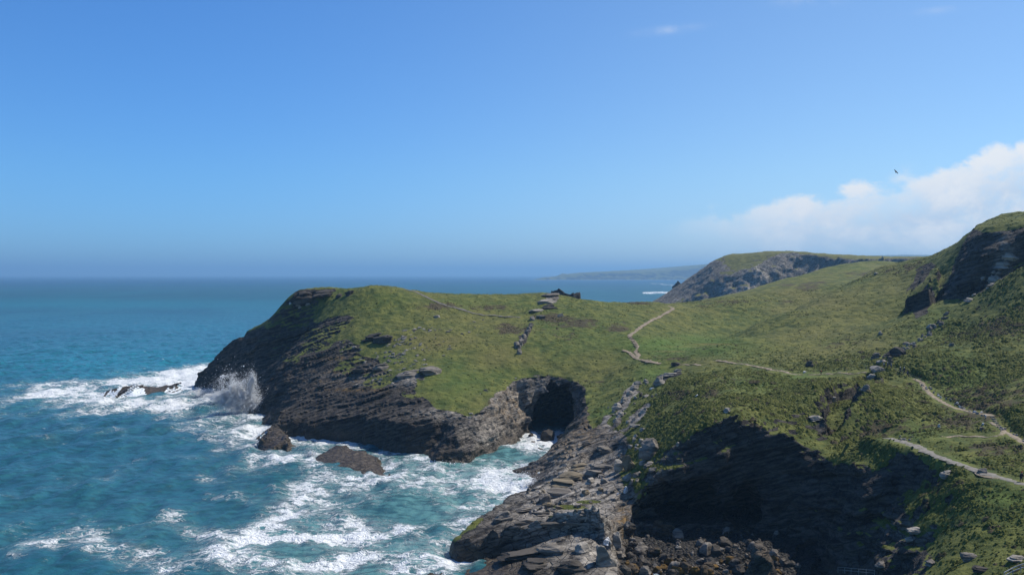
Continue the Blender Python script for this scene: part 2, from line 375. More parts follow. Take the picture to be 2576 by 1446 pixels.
ROCK_MISC = [[(2358, 756), (2388, 702), (2408, 640), (2440, 578), (2470, 583), (2530, 580), (2576, 568), (2660, 556), (2660, 640), (2576, 648), (2520, 700), (2470, 732), (2430, 750)], [(1500, 1095), (1520, 1050), (1560, 1003), (1598, 962), (1618, 962), (1604, 985), (1584, 1012), (1566, 1048), (1530, 1098)], [(1556, 1080), (1590, 1048), (1625, 1016), (1645, 1018), (1612, 1054), (1572, 1088)], [(1645, 965), (1655, 945), (1690, 938), (1710, 930), (1715, 938), (1680, 955)],[(1372, 745), (1388, 735), (1402, 742), (1398, 758), (1380, 764)],
             [(2290, 775), (2318, 728), (2345, 718), (2352, 745), (2330, 790), (2300, 800)], [(2275, 740), (2310, 680), (2340, 660), (2352, 668), (2320, 710)],
             [(1296, 880), (1310, 850), (1345, 805), (1338, 832), (1312, 872)], [(735, 755), (745, 733), (800, 727), (840, 725), (845, 735), (790, 745), (770, 755)]]
def rock_mask(px, py, G, x, y, z):
    j = fbm(x * .06, y * .06, z * .06, 4); j2 = vnoise(x * .3, y * .3, z * .3)
    qx = px + 26 * j + 6 * j2; qy = py + 12 * vnoise(x * .08, y * .08, z * .08 + 40) + 4 * j2
    r = np.zeros(px.shape, bool)
    for p in [ROCK_HEAD, ROCK_SPINE, ROCK_COVE] + ROCK_MISC:
        if p is ROCK_COVE: r |= inpoly(qx, qy, p) & ((G > .62) | (z < 8)); continue
        r |= inpoly(qx if p in (ROCK_HEAD, ROCK_COVE) else px + 8 * j + 4 * j2, qy if p in (ROCK_HEAD, ROCK_COVE) else py + 5 * j2, p)
    steep = smooth(1.45, 2.0, G + .35 * j)
    return np.maximum(r.astype(float), steep)
def box_blur(a, k):
    for ax in (0, 1):
        c = np.cumsum(np.insert(np.pad(a, [(k, k) if i == ax else (0, 0) for i in (0, 1)], mode='edge'), 0, 0, axis=ax), axis=ax)
        n = a.shape[ax]
        a = (np.take(c, range(2 * k + 1, 2 * k + 1 + n), axis=ax) - np.take(c, range(0, n), axis=ax)) / (2 * k + 1)
    return a
def rockfn(x, y, H, G):
    px, py = proj(x, y, H)
    r = rock_mask(px, py, G, x, y, H)
    r = box_blur(r, 2)
    spine = box_blur(inpoly(px, py, ROCK_SPINE).astype(float), 3)
    return r * (1 - .45 * spine)
def blockfn(x, y, H, G):
    px, py = proj(x, y, H)
    return np.maximum(.8 * box_blur(inpoly(px, py, ROCK_SPINE).astype(float), 3) * smooth(1.6, .9, G), 1.3 * rock_mask(px, py, G, x, y, H) * (inpoly(px, py, ROCK_HEAD) | inpoly(px, py, ROCK_COVE)))
CAVES = [((18, 352, 3), (12, 28, 16, 8), 0.), ((17, 335, 3), (11.5, 11, 15, 8), 0.),
         ((41, 207, 5), (10, 11, 9.5, 2.0), .1), ((53, 203, 5), (7, 13, 5.5, 2.0), -.2), ((33, 205, 6), (5, 9, 8, 3), .15)]
TRAILS = [([P(*q) for q in [(2200, 1098, 190), (2230, 1104, 185), (2300, 1122, 176), (2400, 1158, 163), (2500, 1192, 152), (2576, 1217, 144), (2680, 1247, 136)]], 1.7),
          ([P(*q) for q in [(2300, 952, 247), (2320, 972, 240), (2345, 994, 230), (2400, 1024, 214), (2450, 1037, 203), (2497, 1047, 194), (2524, 1084, 183), (2576, 1113, 166)]], 1.2)]
main_land = Land(COAST, CTRL, edge=1.6, rock=rockfn, steps=STEPS, beach=beach, trails=TRAILS)
VOX = 0.5
t1 = time.time()
LV, LQ = main_land.mesh(-185, 275, 114, 505, VOX, grassn=.36, ledge=((.9, .45), (3.1, 1.0), (7.3, 1.1)), caves=CAVES, blocks=blockfn)
print('land', len(LV), len(LQ), time.time() - t1)
HV, HQ = main_land.mesh(-190, 530, 499.5, 870, 1.5, caves=(), tile=32, ledge=((3.1, 1.0),))
print('hills', len(HV), time.time() - t1)
NV, NQ = main_land.mesh(45, 285, 24, 115.4, 1.0, caves=(), ledge=((3.1, 1.0),))
# ------------------------------------------------------------------ land material
def soft(px, py, poly, w):
    d, _, _ = segdist(px, py, poly, True)
    return smooth(-w, w, np.where(inpoly(px, py, poly), d, -d))
HEATHER = [(660, 800, 60, 14, .5), (800, 745, 60, 14, .7), (1270, 822, 60, 18, .8), (1120, 770, 90, 8, .5), (1390, 800, 60, 12, .7), (1460, 815, 60, 14, .6), (1430, 850, 50, 14, .5), (1030, 730, 70, 10, .6),
           (1560, 830, 40, 14, .6), (1700, 900, 40, 8, .4), (1610, 762, 40, 6, .8), (1840, 880, 60, 14, .8), (1430, 770, 30, 8, .6), (1220, 770, 120, 10, .4), (2250, 690, 150, 30, .35), (2120, 870, 120, 25, .3),
           (1860, 760, 160, 12, .45), (2000, 715, 90, 12, .4), (2200, 1080, 90, 30, .6), (2450, 1000, 130, 60, .45), (2520, 820, 100, 80, .4), (2500, 1130, 80, 20, .6), (2350, 1230, 90, 40, .5), (2450, 1380, 120, 50, .35),
           (1700, 990, 30, 16, .8), (1790, 1000, 24, 24, .7), (1560, 980, 40, 12, .7), (1600, 985, 30, 12, .6), (1950, 1010, 50, 10, .5), (2080, 912, 50, 12, .6), (1480, 960, 40, 12, .4), (1260, 1010, 60, 16, .6), (850, 810, 60, 14, .7)]
LUSH = [(1730, 868, 150, 26, 1.5), (1640, 930, 40, 24, 1.), (1580, 905, 60, 14, .4), (1470, 850, 160, 70, .35), (1150, 960, 80, 50, .5), (1000, 900, 60, 20, .3), (1900, 970, 90, 22, .7), (1200, 760, 120, 16, .4), (2300, 1080, 80, 26, .6),
        (2420, 950, 80, 50, .6), (2380, 1160, 90, 12, .7), (2350, 800, 60, 40, .4), (1530, 1040, 40, 14, .7), (2000, 950, 100, 12, .6), (2520, 1250, 60, 20, .7)]
DRY = [(1790, 866, 60, 3, 1.2), (1690, 884, 55, 3, 1.), (1745, 872, 80, 3, .7), (1120, 860, 120, 26, .8), (1240, 900, 60, 40, .6), (2050, 760, 140, 40, .5), (2100, 840, 160, 60, .5), (1780, 910, 70, 10, .6), (1330, 905, 60, 24, .5), (1200, 800, 200, 40, .35), (2260, 700, 80, 40, .5), (1950, 740, 160, 24, .5), (1690, 780, 60, 16, .4), (1500, 900, 90, 40, .35)]
def blobs(px, py, L):
    r = np.zeros(px.shape)
    for x, y, a, b, k in L:
        r = np.maximum(r, k * np.exp(-((px - x) / a) ** 2 - ((py - y) / b) ** 2))
    return r
def land_attrs(v, q):
    nn = vnormals(v, q); x, y, z = v.T
    px, py = proj(x, y, z)
    G = np.sqrt(np.maximum(1 - nn[:, 2] ** 2, 0)) / np.maximum(nn[:, 2], .05)
    rk = rock_mask(px, py, np.minimum(G, 5), x, y, z)
    rk = np.maximum(rk, 1. * ((px > 1540) & (px < 2080) & (py > 1255) & (z < 7) & (y < 240)))
    # turf clings to the ledges of the upper rock slope, where it is flat enough
    head = soft(px, py, [(560, 860), (760, 810), (900, 795), (1120, 900), (1200, 1045), (960, 985), (800, 930), (650, 900)], 14)
    j = fbm(x * .1, y * .1, z * .25, 4)
    ledgegrass = head * smooth(.05, .35, j + .25 * head) * smooth(1.1, .5, G)
    rk = rk * (1 - .95 * ledgegrass)
    spine_green = blobs(px, py, [(1430, 1275, 60, 8, 1.), (1480, 1262, 40, 6, 1.), (1600, 1215, 28, 14, 1.3), (1560, 1060, 26, 20, 1.3), (1530, 1030, 24, 12, 1.2), (1400, 1300, 30, 6, .8), (1650, 1160, 30, 30, .8)])
    rk = rk * (1 - smooth(.35, .6, spine_green + .3 * j) * smooth(1.3, .7, G))
    j3 = vnoise(x * .5, y * .5, z * .5)
    heather = np.clip(blobs(px, py, HEATHER) + .75 * fbm(x * .06, y * .06, 3., 4) + .3 * j3 - .08, 0, 1)
    lush = np.clip(blobs(px, py, LUSH) + .3 * fbm(x * .05, y * .05, 9., 3), 0, 1)
    dry = np.clip(blobs(px, py, DRY) + .5 * fbm(x * .05, y * .05, 19., 3), 0, 1)
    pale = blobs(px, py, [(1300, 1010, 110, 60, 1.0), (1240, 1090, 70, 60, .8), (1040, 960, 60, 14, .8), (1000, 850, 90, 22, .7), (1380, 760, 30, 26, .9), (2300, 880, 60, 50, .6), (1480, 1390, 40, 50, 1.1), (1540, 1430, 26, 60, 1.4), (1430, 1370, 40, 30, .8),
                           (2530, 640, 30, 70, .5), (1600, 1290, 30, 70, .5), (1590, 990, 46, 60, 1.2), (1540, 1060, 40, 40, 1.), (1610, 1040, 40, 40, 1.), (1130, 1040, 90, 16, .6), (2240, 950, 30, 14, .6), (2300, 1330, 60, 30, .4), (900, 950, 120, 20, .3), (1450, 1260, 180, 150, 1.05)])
    ochre = blobs(px, py, [(840, 900, 60, 6, .7), (870, 935, 70, 6, .6), (900, 980, 80, 5, .7), (1570, 1310, 26, 46, .9), (1470, 1085, 60, 40, .5), (1600, 1260, 20, 50, .7), (1420, 1120, 60, 40, .5), (820, 960, 90, 6, .4), (1290, 1020, 70, 50, .5)])
    wet = smooth(4.2, 1.2, z + 1.5 * vnoise(x * .1, y * .1, 7.)) 
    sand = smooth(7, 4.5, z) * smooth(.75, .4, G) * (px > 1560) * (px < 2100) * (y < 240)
    return dict(rock=rk, heather=heather, lush=lush, dry=dry, pale=np.clip(pale, 0, 1.2), ochre=ochre, wet=wet, sand=sand), nn
def land_material(name, bedrot=(.12, .29, 0), fade=1.0):
    m = NT(name); p = m.pos()
    rock = m.attr('rock')
    # turf
    n_big = m.noise(p, .035, 5, .6); n_mid = m.noise(p, .22, 6, .62); n_fine = m.noise(p, 1.3, 5, .7)
    g = m.mix(m.ramp(n_mid, .35, .68), (.050, .070, .012), (.148, .150, .030))
    g = m.mix(m.math('MULTIPLY', m.attr('lush'), m.ramp(n_big, .3, .6, .5, 1)), g, m.mix(n_fine, (.042, .086, .012), (.112, .170, .026)))
    g = m.mix(m.math('MULTIPLY', m.attr('dry'), .8), g, m.mix(n_fine, (.115, .102, .026), (.215, .18, .055)))
    hm = m.ramp(m.math('ADD', m.attr('heather'), m.math('MULTIPLY', m.math('SUBTRACT', n_fine, .5), .9)), .38, .62)
    g = m.mix(m.math('MULTIPLY', hm, .85), g, m.mix(n_fine, (.030, .022, .012), (.095, .066, .036)))
    g = m.mix(m.ramp(m.noise(p, 2.6, 3, .6), .58, .74, 0, .4), g, (.026, .034, .010))
    g = m.mix(m.ramp(m.noise(p, 4.5, 2, .6), .64, .74, 0, .55), g, (.17, .165, .04))
    # rock: thin beds
    bp = m.mapping(p, (.10, .10, 1.5), bedrot)
    bp = m.mapping(p, (1, 1, 1), bedrot)
    bp = m.mapping(bp, (.22, .22, 1.35))
    b1 = m.noise(bp, 1.0, 6, .65, .6); b2 = m.noise(p, .5, 6, .65); crack = m.voro(m.mapping(p, (1, 1, 1.6), bedrot), .42, 'DISTANCE_TO_EDGE')
    r = m.mix(m.ramp(b1, .36, .66), (.012, .010, .0085), (.088, .074, .060))
    r = m.mix(m.ramp(b2, .5, .75, 0, .7), r, (.066, .052, .038))
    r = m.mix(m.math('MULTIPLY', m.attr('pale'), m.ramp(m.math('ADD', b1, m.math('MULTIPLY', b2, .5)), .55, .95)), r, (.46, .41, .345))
    r = m.mix(m.math('MULTIPLY', m.attr('ochre'), m.ramp(b2, .42, .62)), r, (.23, .135, .038))
    r = m.mix(m.math('MULTIPLY', m.attr('wet'), .8), r, m.mix(b1, (.020, .015, .010), (.125, .092, .058)))
    r = m.mix(m.math('MULTIPLY', m.ramp(crack, .025, .0), m.math('SUBTRACT', .7, m.attr('sand'), clamp=True)), r, (.012, .012, .012))
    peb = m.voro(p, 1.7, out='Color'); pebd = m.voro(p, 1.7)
    r = m.mix(m.attr('sand'), r, m.mix(m.ramp(peb, .1, .9), (.008, .007, .006), (.036, .031, .026)))  # beach gravel coloured near black: shade over the cove put into its colour
    rm = m.ramp(m.math('ADD', rock, m.math('MULTIPLY', m.math('SUBTRACT', n_fine, .5), .8)), .40, .58)
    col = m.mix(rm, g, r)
    big = m.noise(p, .06, 4, .6); vj = m.voro(m.mapping(p, (1, 1, .25)), .5)
    r = m.mix(1.0, r, m.mix(m.ramp(big, .3, .7), (.55, .55, .55), (1.45, 1.42, 1.38)), 'MULTIPLY')
    r = m.mix(m.math('MULTIPLY', m.ramp(m.noise(p, .11, 5, .7), .62, .74), .30), r, (.10, .055, .025))
    hb = m.math('ADD', m.math('MULTIPLY', b1, .75), m.math('ADD', m.math('ADD', m.math('MULTIPLY', b2, .6), m.math('MULTIPLY', vj, .45)), m.math('SUBTRACT', m.math('MULTIPLY', m.math('MULTIPLY', m.ramp(crack, .05, 0), m.math('SUBTRACT', 1, m.attr('sand'))), -.35), m.math('MULTIPLY', pebd, m.math('MULTIPLY', m.attr('sand'), .9)))))
    hg = m.math('ADD', m.math('MULTIPLY', n_mid, .9), m.math('MULTIPLY', n_fine, .35))
    nb = m.bump(m.mix(rm, hg, hb), .9, 1.0)
    rough = m.math('SUBTRACT', .92, m.math('MULTIPLY', m.math('MULTIPLY', m.attr('wet'), rm), .45))
    m.bsdf(col, rough, .25, nb)
    return m.m
MAT_LAND = land_material('cliff_and_turf')
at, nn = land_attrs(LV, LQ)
rf = at['rock'][LQ].mean(1) > .5
# the ground is one landform; it is kept as two objects along the gully west of the footbridge
cx = LV[LQ].mean(1)
isH = cx[:, 0] < 12 + (cx[:, 1] - 330) * .16
isH &= (cx[:, 1] > 290) | (cx[:, 0] < -9)
LAND = []
for nm, msk in (('headland', isH), ('hillside', ~isH)):
    v, q, us = subset(LV, LQ, msk)
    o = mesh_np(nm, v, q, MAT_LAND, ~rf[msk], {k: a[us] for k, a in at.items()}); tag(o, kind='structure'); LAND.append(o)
LAND[0]['label'] = 'low grassy headland ending in dark layered sea cliffs'; LAND[1]['label'] = 'steep green hillside above the dark rocky cove and its paths'
hat, hn = land_attrs(HV, HQ)
o = mesh_np('hills', HV, HQ, MAT_LAND, True, hat); tag(o, 'smooth green hill behind the grassy hollow', kind='structure'); LAND.append(o)
nat, nn2 = land_attrs(NV, NQ)
o = mesh_np('hillside', NV, NQ, MAT_LAND, True, nat); tag(o, 'near foot of the steep green hillside beside the viewpoint', kind='structure')
print('land objects', time.time() - T0)

# ------------------------------------------------------------------ far shore
def far_land(name, coast, ctrl, box, vox, label, mat, **kw):
    L = Land(coast, ctrl, edge=kw.pop('edge', 6), rock=None, rag=kw.pop('rag', 6), c=kw.pop('c', 40))
    def rfn(x, y, H, G): return smooth(.7, 1.0, G)
    L.rockfn = rfn
    v, q = L.mesh(*box, vox, coarse=1, **kw)
    n = vnormals(v, q); G = np.sqrt(np.maximum(1 - n[:, 2] ** 2, 0)) / np.maximum(n[:, 2], .05)
    z = v[:, 2]; zero = np.zeros(len(v))
    a = dict(rock=smooth(.42, .75, G + .25 * fbm(v[:, 0] * .02, v[:, 1] * .02, z * .02)), heather=.25 + .3 * fbm(v[:, 0] * .03, v[:, 1] * .02, 3.), lush=zero, dry=zero + .5, pale=.62 + .35 * smooth(-.1, .4, fbm(v[:, 0] * .03, v[:, 1] * .03, 3. + z * .03)),
             ochre=.25 * smooth(.0, .4, fbm(v[:, 0] * .015, v[:, 1] * .015, 8.)), wet=smooth(5, 2, z), sand=zero)
    o = mesh_np(name, v, q, mat, True, a); tag(o, label, kind='structure')
    return o
# the next headland, a kilometre on
d = 1150
FC = [P(1640, 762, d)[:2] + (2.0,), P(1668, 745, d)[:2] + (1.6,), P(1690, 735, 1180)[:2] + (1.4,), P(1720, 760, 1240)[:2] + (1.5,)]
FC = [(150, 1230, 1.5), (165, 1165, 1.5), (200, 1105, 1.3), (240, 1062, 1.2), (275, 1045, 1.2), (305, 1040, 1.2), (345, 1048, 1.2), (365, 1010, 1.3), (400, 985, 1.3), (440, 950, 1.3), (500, 900, 1.3), (600, 860, 1.3), (900, 800, 1.5), (1500, 900, 1.5), (1500, 1700, 1.5), (700, 1700, 1.5), (420, 1500, 1.3), (260, 1300, 1.0), (205, 1240, .9)]
FT = [P(*q) for q in [(1630, 772, 1185), (1662, 752, 1182), (1700, 727, 1175), (1740, 700, 1170), (1780, 668, 1165), (1800, 655, 1160), (1850, 645, 1150), (1900, 641, 1140), (1950, 636, 1130), (2000, 638, 1115), (2050, 645, 1095), (2100, 650, 1070), (2150, 651, 1050),
                        (2220, 650, 1020), (2250, 645, 1005), (2275, 645, 1000), (2330, 648, 985), (2450, 640, 960), (1800, 690, 1125), (1740, 730, 1140), (1860, 665, 1125)]] + \
     [(500, 1400, 60), (800, 1300, 60), (900, 1000, 86), (400, 1330, 56), (300, 1260, 48), (1400, 1200, 70), (800, 1600, 50)]
MAT_FAR = land_material('far_cliff', (.12, .4, 0))
FAR = far_land('far_headland', FC, FT, (150, 780, 880, 1560), 3.0, 'tall rounded headland with a scarred cliff face across the bay', MAT_FAR, ledge=((12., 2.5),), nz=1.2, caves=(), bedn=(-.5, .1, .85), grassn=.8, zcut=-3)
# the low blue coast at the far side of the bay
D = 9600
def Q(px, py, d=D): return P(px, py, d)
DC = [Q(1335, 703.9)[:2] + (.5,), Q(1380, 703.9)[:2] + (.6,), Q(1500, 703.9)[:2] + (.6,), Q(1700, 703.9)[:2] + (.6,), Q(1900, 703.9)[:2] + (.6,), Q(2500, 703.9, 9400)[:2] + (.6,), (7000, 12300, .6), (2900, 12300, .6), (700, 11000, .5)]
DT = [Q(1340, 702), Q(1365, 697), Q(1378, 695), Q(1392, 701), Q(1405, 692), Q(1420, 689), Q(1445, 691), Q(1470, 687), Q(1560, 684), Q(1650, 681), Q(1700, 676), Q(1750, 668), Q(1790, 663), Q(1900, 655), Q(2300, 640)] + [(820, 10530, 80), (1750, 10900, 125), (2900, 11100, 220), (5200, 11100, 270), (5900, 9750, 235)]
DT = DT + [(x * 1.05, y * 1.05, z + 4) for x, y, z in DT[:15]]
DIST = far_land('distant_coast', DC, DT, (0, 6100, 9250, 12100), 24.0, 'low hazy blue coastline along the horizon', MAT_FAR, ledge=((40., 4.),), nz=3, caves=(), grassn=3, zcut=-12, tile=32, c=120, edge=25, rag=25)
for a_ in ('pale', 'ochre'): DIST.data.attributes[a_].data.foreach_set('value', np.zeros(len(DIST.data.vertices), F32))
print('far', time.time() - T0)
# ------------------------------------------------------------------ sea
FOAM = [ # polyline in survey pixels, half width, density
    ([(110, 996), (220, 1004), (330, 1008), (430, 1003), (520, 995)], 15, 1.1), ([(200, 965), (90, 983)], 7, .6), ([(0, 976), (60, 968), (180, 960)], 4, .5), ([(130, 985), (230, 990)], 14, 1.0),
    ([(300, 968), (420, 956), (512, 938)], 12, .95), ([(390, 972), (470, 962), (512, 952)], 14, 1.05), ([(420, 938), (470, 922)], 5, .6), ([(270, 955), (400, 940), (510, 925)], 7, .4),
    ([(530, 990), (600, 1005), (650, 1030)], 22, 1.1), ([(560, 1010), (640, 1060), (690, 1080)], 20, .8), ([(430, 1020), (520, 1040), (640, 1075)], 22, .6), ([(0, 1015), (200, 1030), (430, 1030)], 30, .36),
    ([(480, 1070), (560, 1085), (680, 1082)], 14, .55), ([(550, 1130), (600, 1122), (650, 1115)], 10, .7), ([(640, 1136), (700, 1150), (780, 1160)], 16, 1.05), ([(560, 1128), (640, 1150), (720, 1168)], 14, .7),
    ([(700, 1165), (780, 1178), (800, 1190)], 10, .6), ([(740, 1100), (820, 1112), (900, 1118)], 10, .55), ([(880, 1125), (980, 1135), (1080, 1158)], 16, .75), ([(950, 1150), (1030, 1165), (1100, 1172)], 20, .95),
    ([(980, 1195), (1100, 1190), (1190, 1180), (1290, 1165)], 22, 1.1), ([(1160, 1190), (1260, 1190), (1330, 1200)], 20, 1.0), ([(1310, 1140), (1340, 1115), (1400, 1105)], 14, 1.0), ([(1260, 1150), (1330, 1130), (1390, 1120)], 12, .8),
    ([(1240, 1152), (1300, 1160)], 8, 1.2), ([(830, 1195), (960, 1205), (1100, 1215)], 16, .7), ([(1100, 1225), (1220, 1235), (1340, 1240)], 18, .8), ([(1300, 1215), (1340, 1240), (1370, 1250)], 16, 1.1), ([(1180, 1270), (1260, 1262), (1330, 1255)], 14, .85),
    ([(690, 1180), (820, 1210), (900, 1220)], 14, .5), ([(780, 1235), (740, 1275), (690, 1310), (640, 1345), (570, 1400)], 24, .62), ([(780, 1250), (850, 1290), (900, 1320)], 14, .5), ([(740, 1230), (800, 1275)], 16, .45),
    ([(640, 1350), (780, 1352), (900, 1350), (1010, 1342), (1120, 1325), (1230, 1298)], 14, 1.0), ([(900, 1335), (1000, 1330)], 12, .6), ([(560, 1395), (680, 1425), (800, 1425), (880, 1400)], 18, .8), ([(580, 1440), (760, 1446), (860, 1420)], 14, .7),
    ([(1000, 1450), (1060, 1400), (1110, 1370), (1170, 1340)], 24, 1.05), ([(1020, 1380), (1100, 1350), (1200, 1320)], 16, .8), ([(1060, 1440), (1120, 1415), (1160, 1390)], 18, 1.2), ([(900, 1400), (1010, 1395)], 20, .45),
    ([(230, 1355), (310, 1370), (380, 1375)], 10, .6), ([(230, 1385), (290, 1410), (420, 1422)], 12, .75), ([(30, 1395), (60, 1375), (130, 1372)], 9, .65), ([(430, 1300), (470, 1320), (540, 1345)], 12, .55), ([(330, 1390), (400, 1375)], 10, .5), ([(470, 1330), (560, 1352)], 7, .5),
    ([(470, 1160), (560, 1172), (640, 1190)], 9, .5), ([(350, 1150), (470, 1150)], 6, .35), ([(120, 1085), (180, 1070), (300, 1075)], 8, .4), ([(0, 1105), (140, 1100)], 6, .3), ([(510, 1205), (560, 1212)], 5, .6), ([(520, 1240), (640, 1262)], 10, .4),
    ([(1560, 1424), (1640, 1432), (1720, 1446)], 16, 1.2), ([(1600, 1450), (1760, 1460)], 16, 1.1), ([(1620, 737), (1685, 735)], 2.5, .95), ([(1690, 717), (1640, 713)], 1.6, .7), ([(1335, 704.3), (1500, 704.4), (1690, 704.5)], .5, .6), ([(1000, 1178), (1150, 1195), (1310, 1195)], 26, 1.0), ([(1220, 1215), (1300, 1205), (1340, 1225)], 24, .9), ([(1100, 1390), (1180, 1330), (1240, 1290), (1330, 1255)], 20, .85), ([(1290, 1150), (1340, 1120), (1410, 1104)], 20, 1.0), ([(1080, 1140), (1000, 1130)], 6, .8), ([(1540, 1418), (1575, 1402)], 8, 1.)]
def build_sea():
    th = np.concatenate([np.linspace(-1.3, -.6, 60), np.linspace(-.595, .30, 1150), np.linspace(.305, .56, 130), np.linspace(.6, 1.3, 40)])
    r = [118.]
    while r[-1] < 45000:
        a = r[-1]; r.append(a + (max(.42, a * .0023) if a < 700 else min(a * .02, max(.0023 * a, (a - 700) * .03 + 1.7))))
    r = np.array(r); NR, NT_ = len(r), len(th)
    R, TH = np.meshgrid(r, th, indexing='ij')
    x = (R * np.sin(TH)).ravel(); y = (R * np.cos(TH)).ravel(); rr = R.ravel()
    px, py = proj(x, y, 0.); front = y > 50
    D = np.zeros(len(x))
    jx = 9 * fbm(x * .05, y * .05, 1., 3); jy = 7 * fbm(x * .05, y * .05, 7., 3)
    near = np.clip((py - 735) / 150, 0, 1)
    for pl, w, k in FOAM:
        if w <= 14 and k <= .76: w, k = w * 1.7, k * .64
        xs = [p[0] for p in pl]; ys = [p[1] for p in pl]
        m = front & (px > min(xs) - 9 * w - 10) & (px < max(xs) + 9 * w + 10) & (py > min(ys) - 5 * w - 5) & (py < max(ys) + 5 * w + 5)
        i = np.nonzero(m)[0]
        if not len(i): continue
        ax, ay = px[i] + jx[i] * near[i], py[i] + jy[i] * near[i]
        dd, _, _ = segdist(ax * .55, ay, [(a * .55, b) for a, b in pl])
        D[i] = 1 - (1 - D[i]) * (1 - min(k, 1.) * (.80 * np.exp(-(dd / (w * .95)) ** 2) + .20 * np.exp(-(dd / (w * 2.4)) ** 2)))
    cd = segdist(x, y, COAST, True)[0]
    near_c = np.where((y < 520) & (y > 120) & (px > 480) & (px < 1760) , np.exp(-(cd / 4.0) ** 2), 0.)
    D = np.maximum(D, .8 * near_c)
    D = D + .34 * smooth(.0, .5, fbm(x * .03, y * .013, 31., 4)) * smooth(985, 1060, py) * smooth(420, 250, rr) + .16 * smooth(.1, .5, fbm(x * .03, y * .013, 41., 4)) * smooth(900, 980, py)
    D = np.clip(D * (.60 + 1.1 * fbm(x * .045, y * .03, 21., 4) + .5 * fbm(x * .16, y * .10, 25., 3) + .22 * D) , 0, 1.05)
    z = np.zeros(len(x)); rs = np.random.RandomState(3)
    amp = smooth(2500, 300, rr)
    for i in range(34):
        wl_ = 2.6 * (16 ** (i / 33.)); a = math.radians(rs.normal(-72, 34)); k = 2 * math.pi / wl_
        z += .0115 * wl_ ** .86 * np.sin(k * (x * math.sin(a) + y * math.cos(a)) + rs.rand() * 7 + .8 * vnoise(x * .02, y * .02, i * 1.))
    z = z * amp + np.clip(D, 0, 1) * (.35 * fbm(x * .22, y * .22, 3., 3) + .16 * vnoise(x * .8, y * .8, 5.)) * smooth(900, 300, rr)
    teal = blobs(px, py, [(250, 765, 700, 12, .8), (450, 825, 300, 12, .55), (350, 915, 400, 60, 1.3), (60, 755, 300, 8, .5), (700, 770, 200, 16, .6), (1500, 740, 100, 12, .2)])
    teal += .35 * smooth(.1, .4, fbm(x * .004, y * .0016, 2., 3)) * smooth(300, 800, rr)
    green = blobs(px, py, [(1100, 1260, 230, 70, 1.), (800, 1150, 200, 60, .6), (450, 1330, 320, 70, .55), (900, 1400, 250, 60, .9), (250, 1010, 380, 40, .5), (1000, 1140, 160, 30, .8), (500, 1050, 200, 30, .4), (700, 1230, 200, 60, .5)])
    green = np.clip(green + .3 * fbm(x * .02, y * .02, 12., 3), 0, 1)
    milk = np.clip(blobs(px, py, [(1130, 1270, 200, 50, .8), (900, 1410, 260, 60, .75), (1230, 1190, 240, 60, 1.), (780, 1330, 160, 60, .4), (1300, 1140, 80, 30, .8), (420, 955, 120, 20, .5), (230, 1000, 200, 18, .5)]) + .5 * D, 0, 1)
    idx = np.arange(NR * NT_).reshape(NR, NT_)
    q = np.stack([idx[:-1, :-1], idx[:-1, 1:], idx[1:, 1:], idx[1:, :-1]], -1).reshape(-1, 4)
    v = np.stack([x, y, z], 1)
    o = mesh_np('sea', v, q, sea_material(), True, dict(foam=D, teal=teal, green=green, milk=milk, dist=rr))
    tag(o, 'wind-streaked blue sea breaking white against the rocks', kind='structure')
    return o
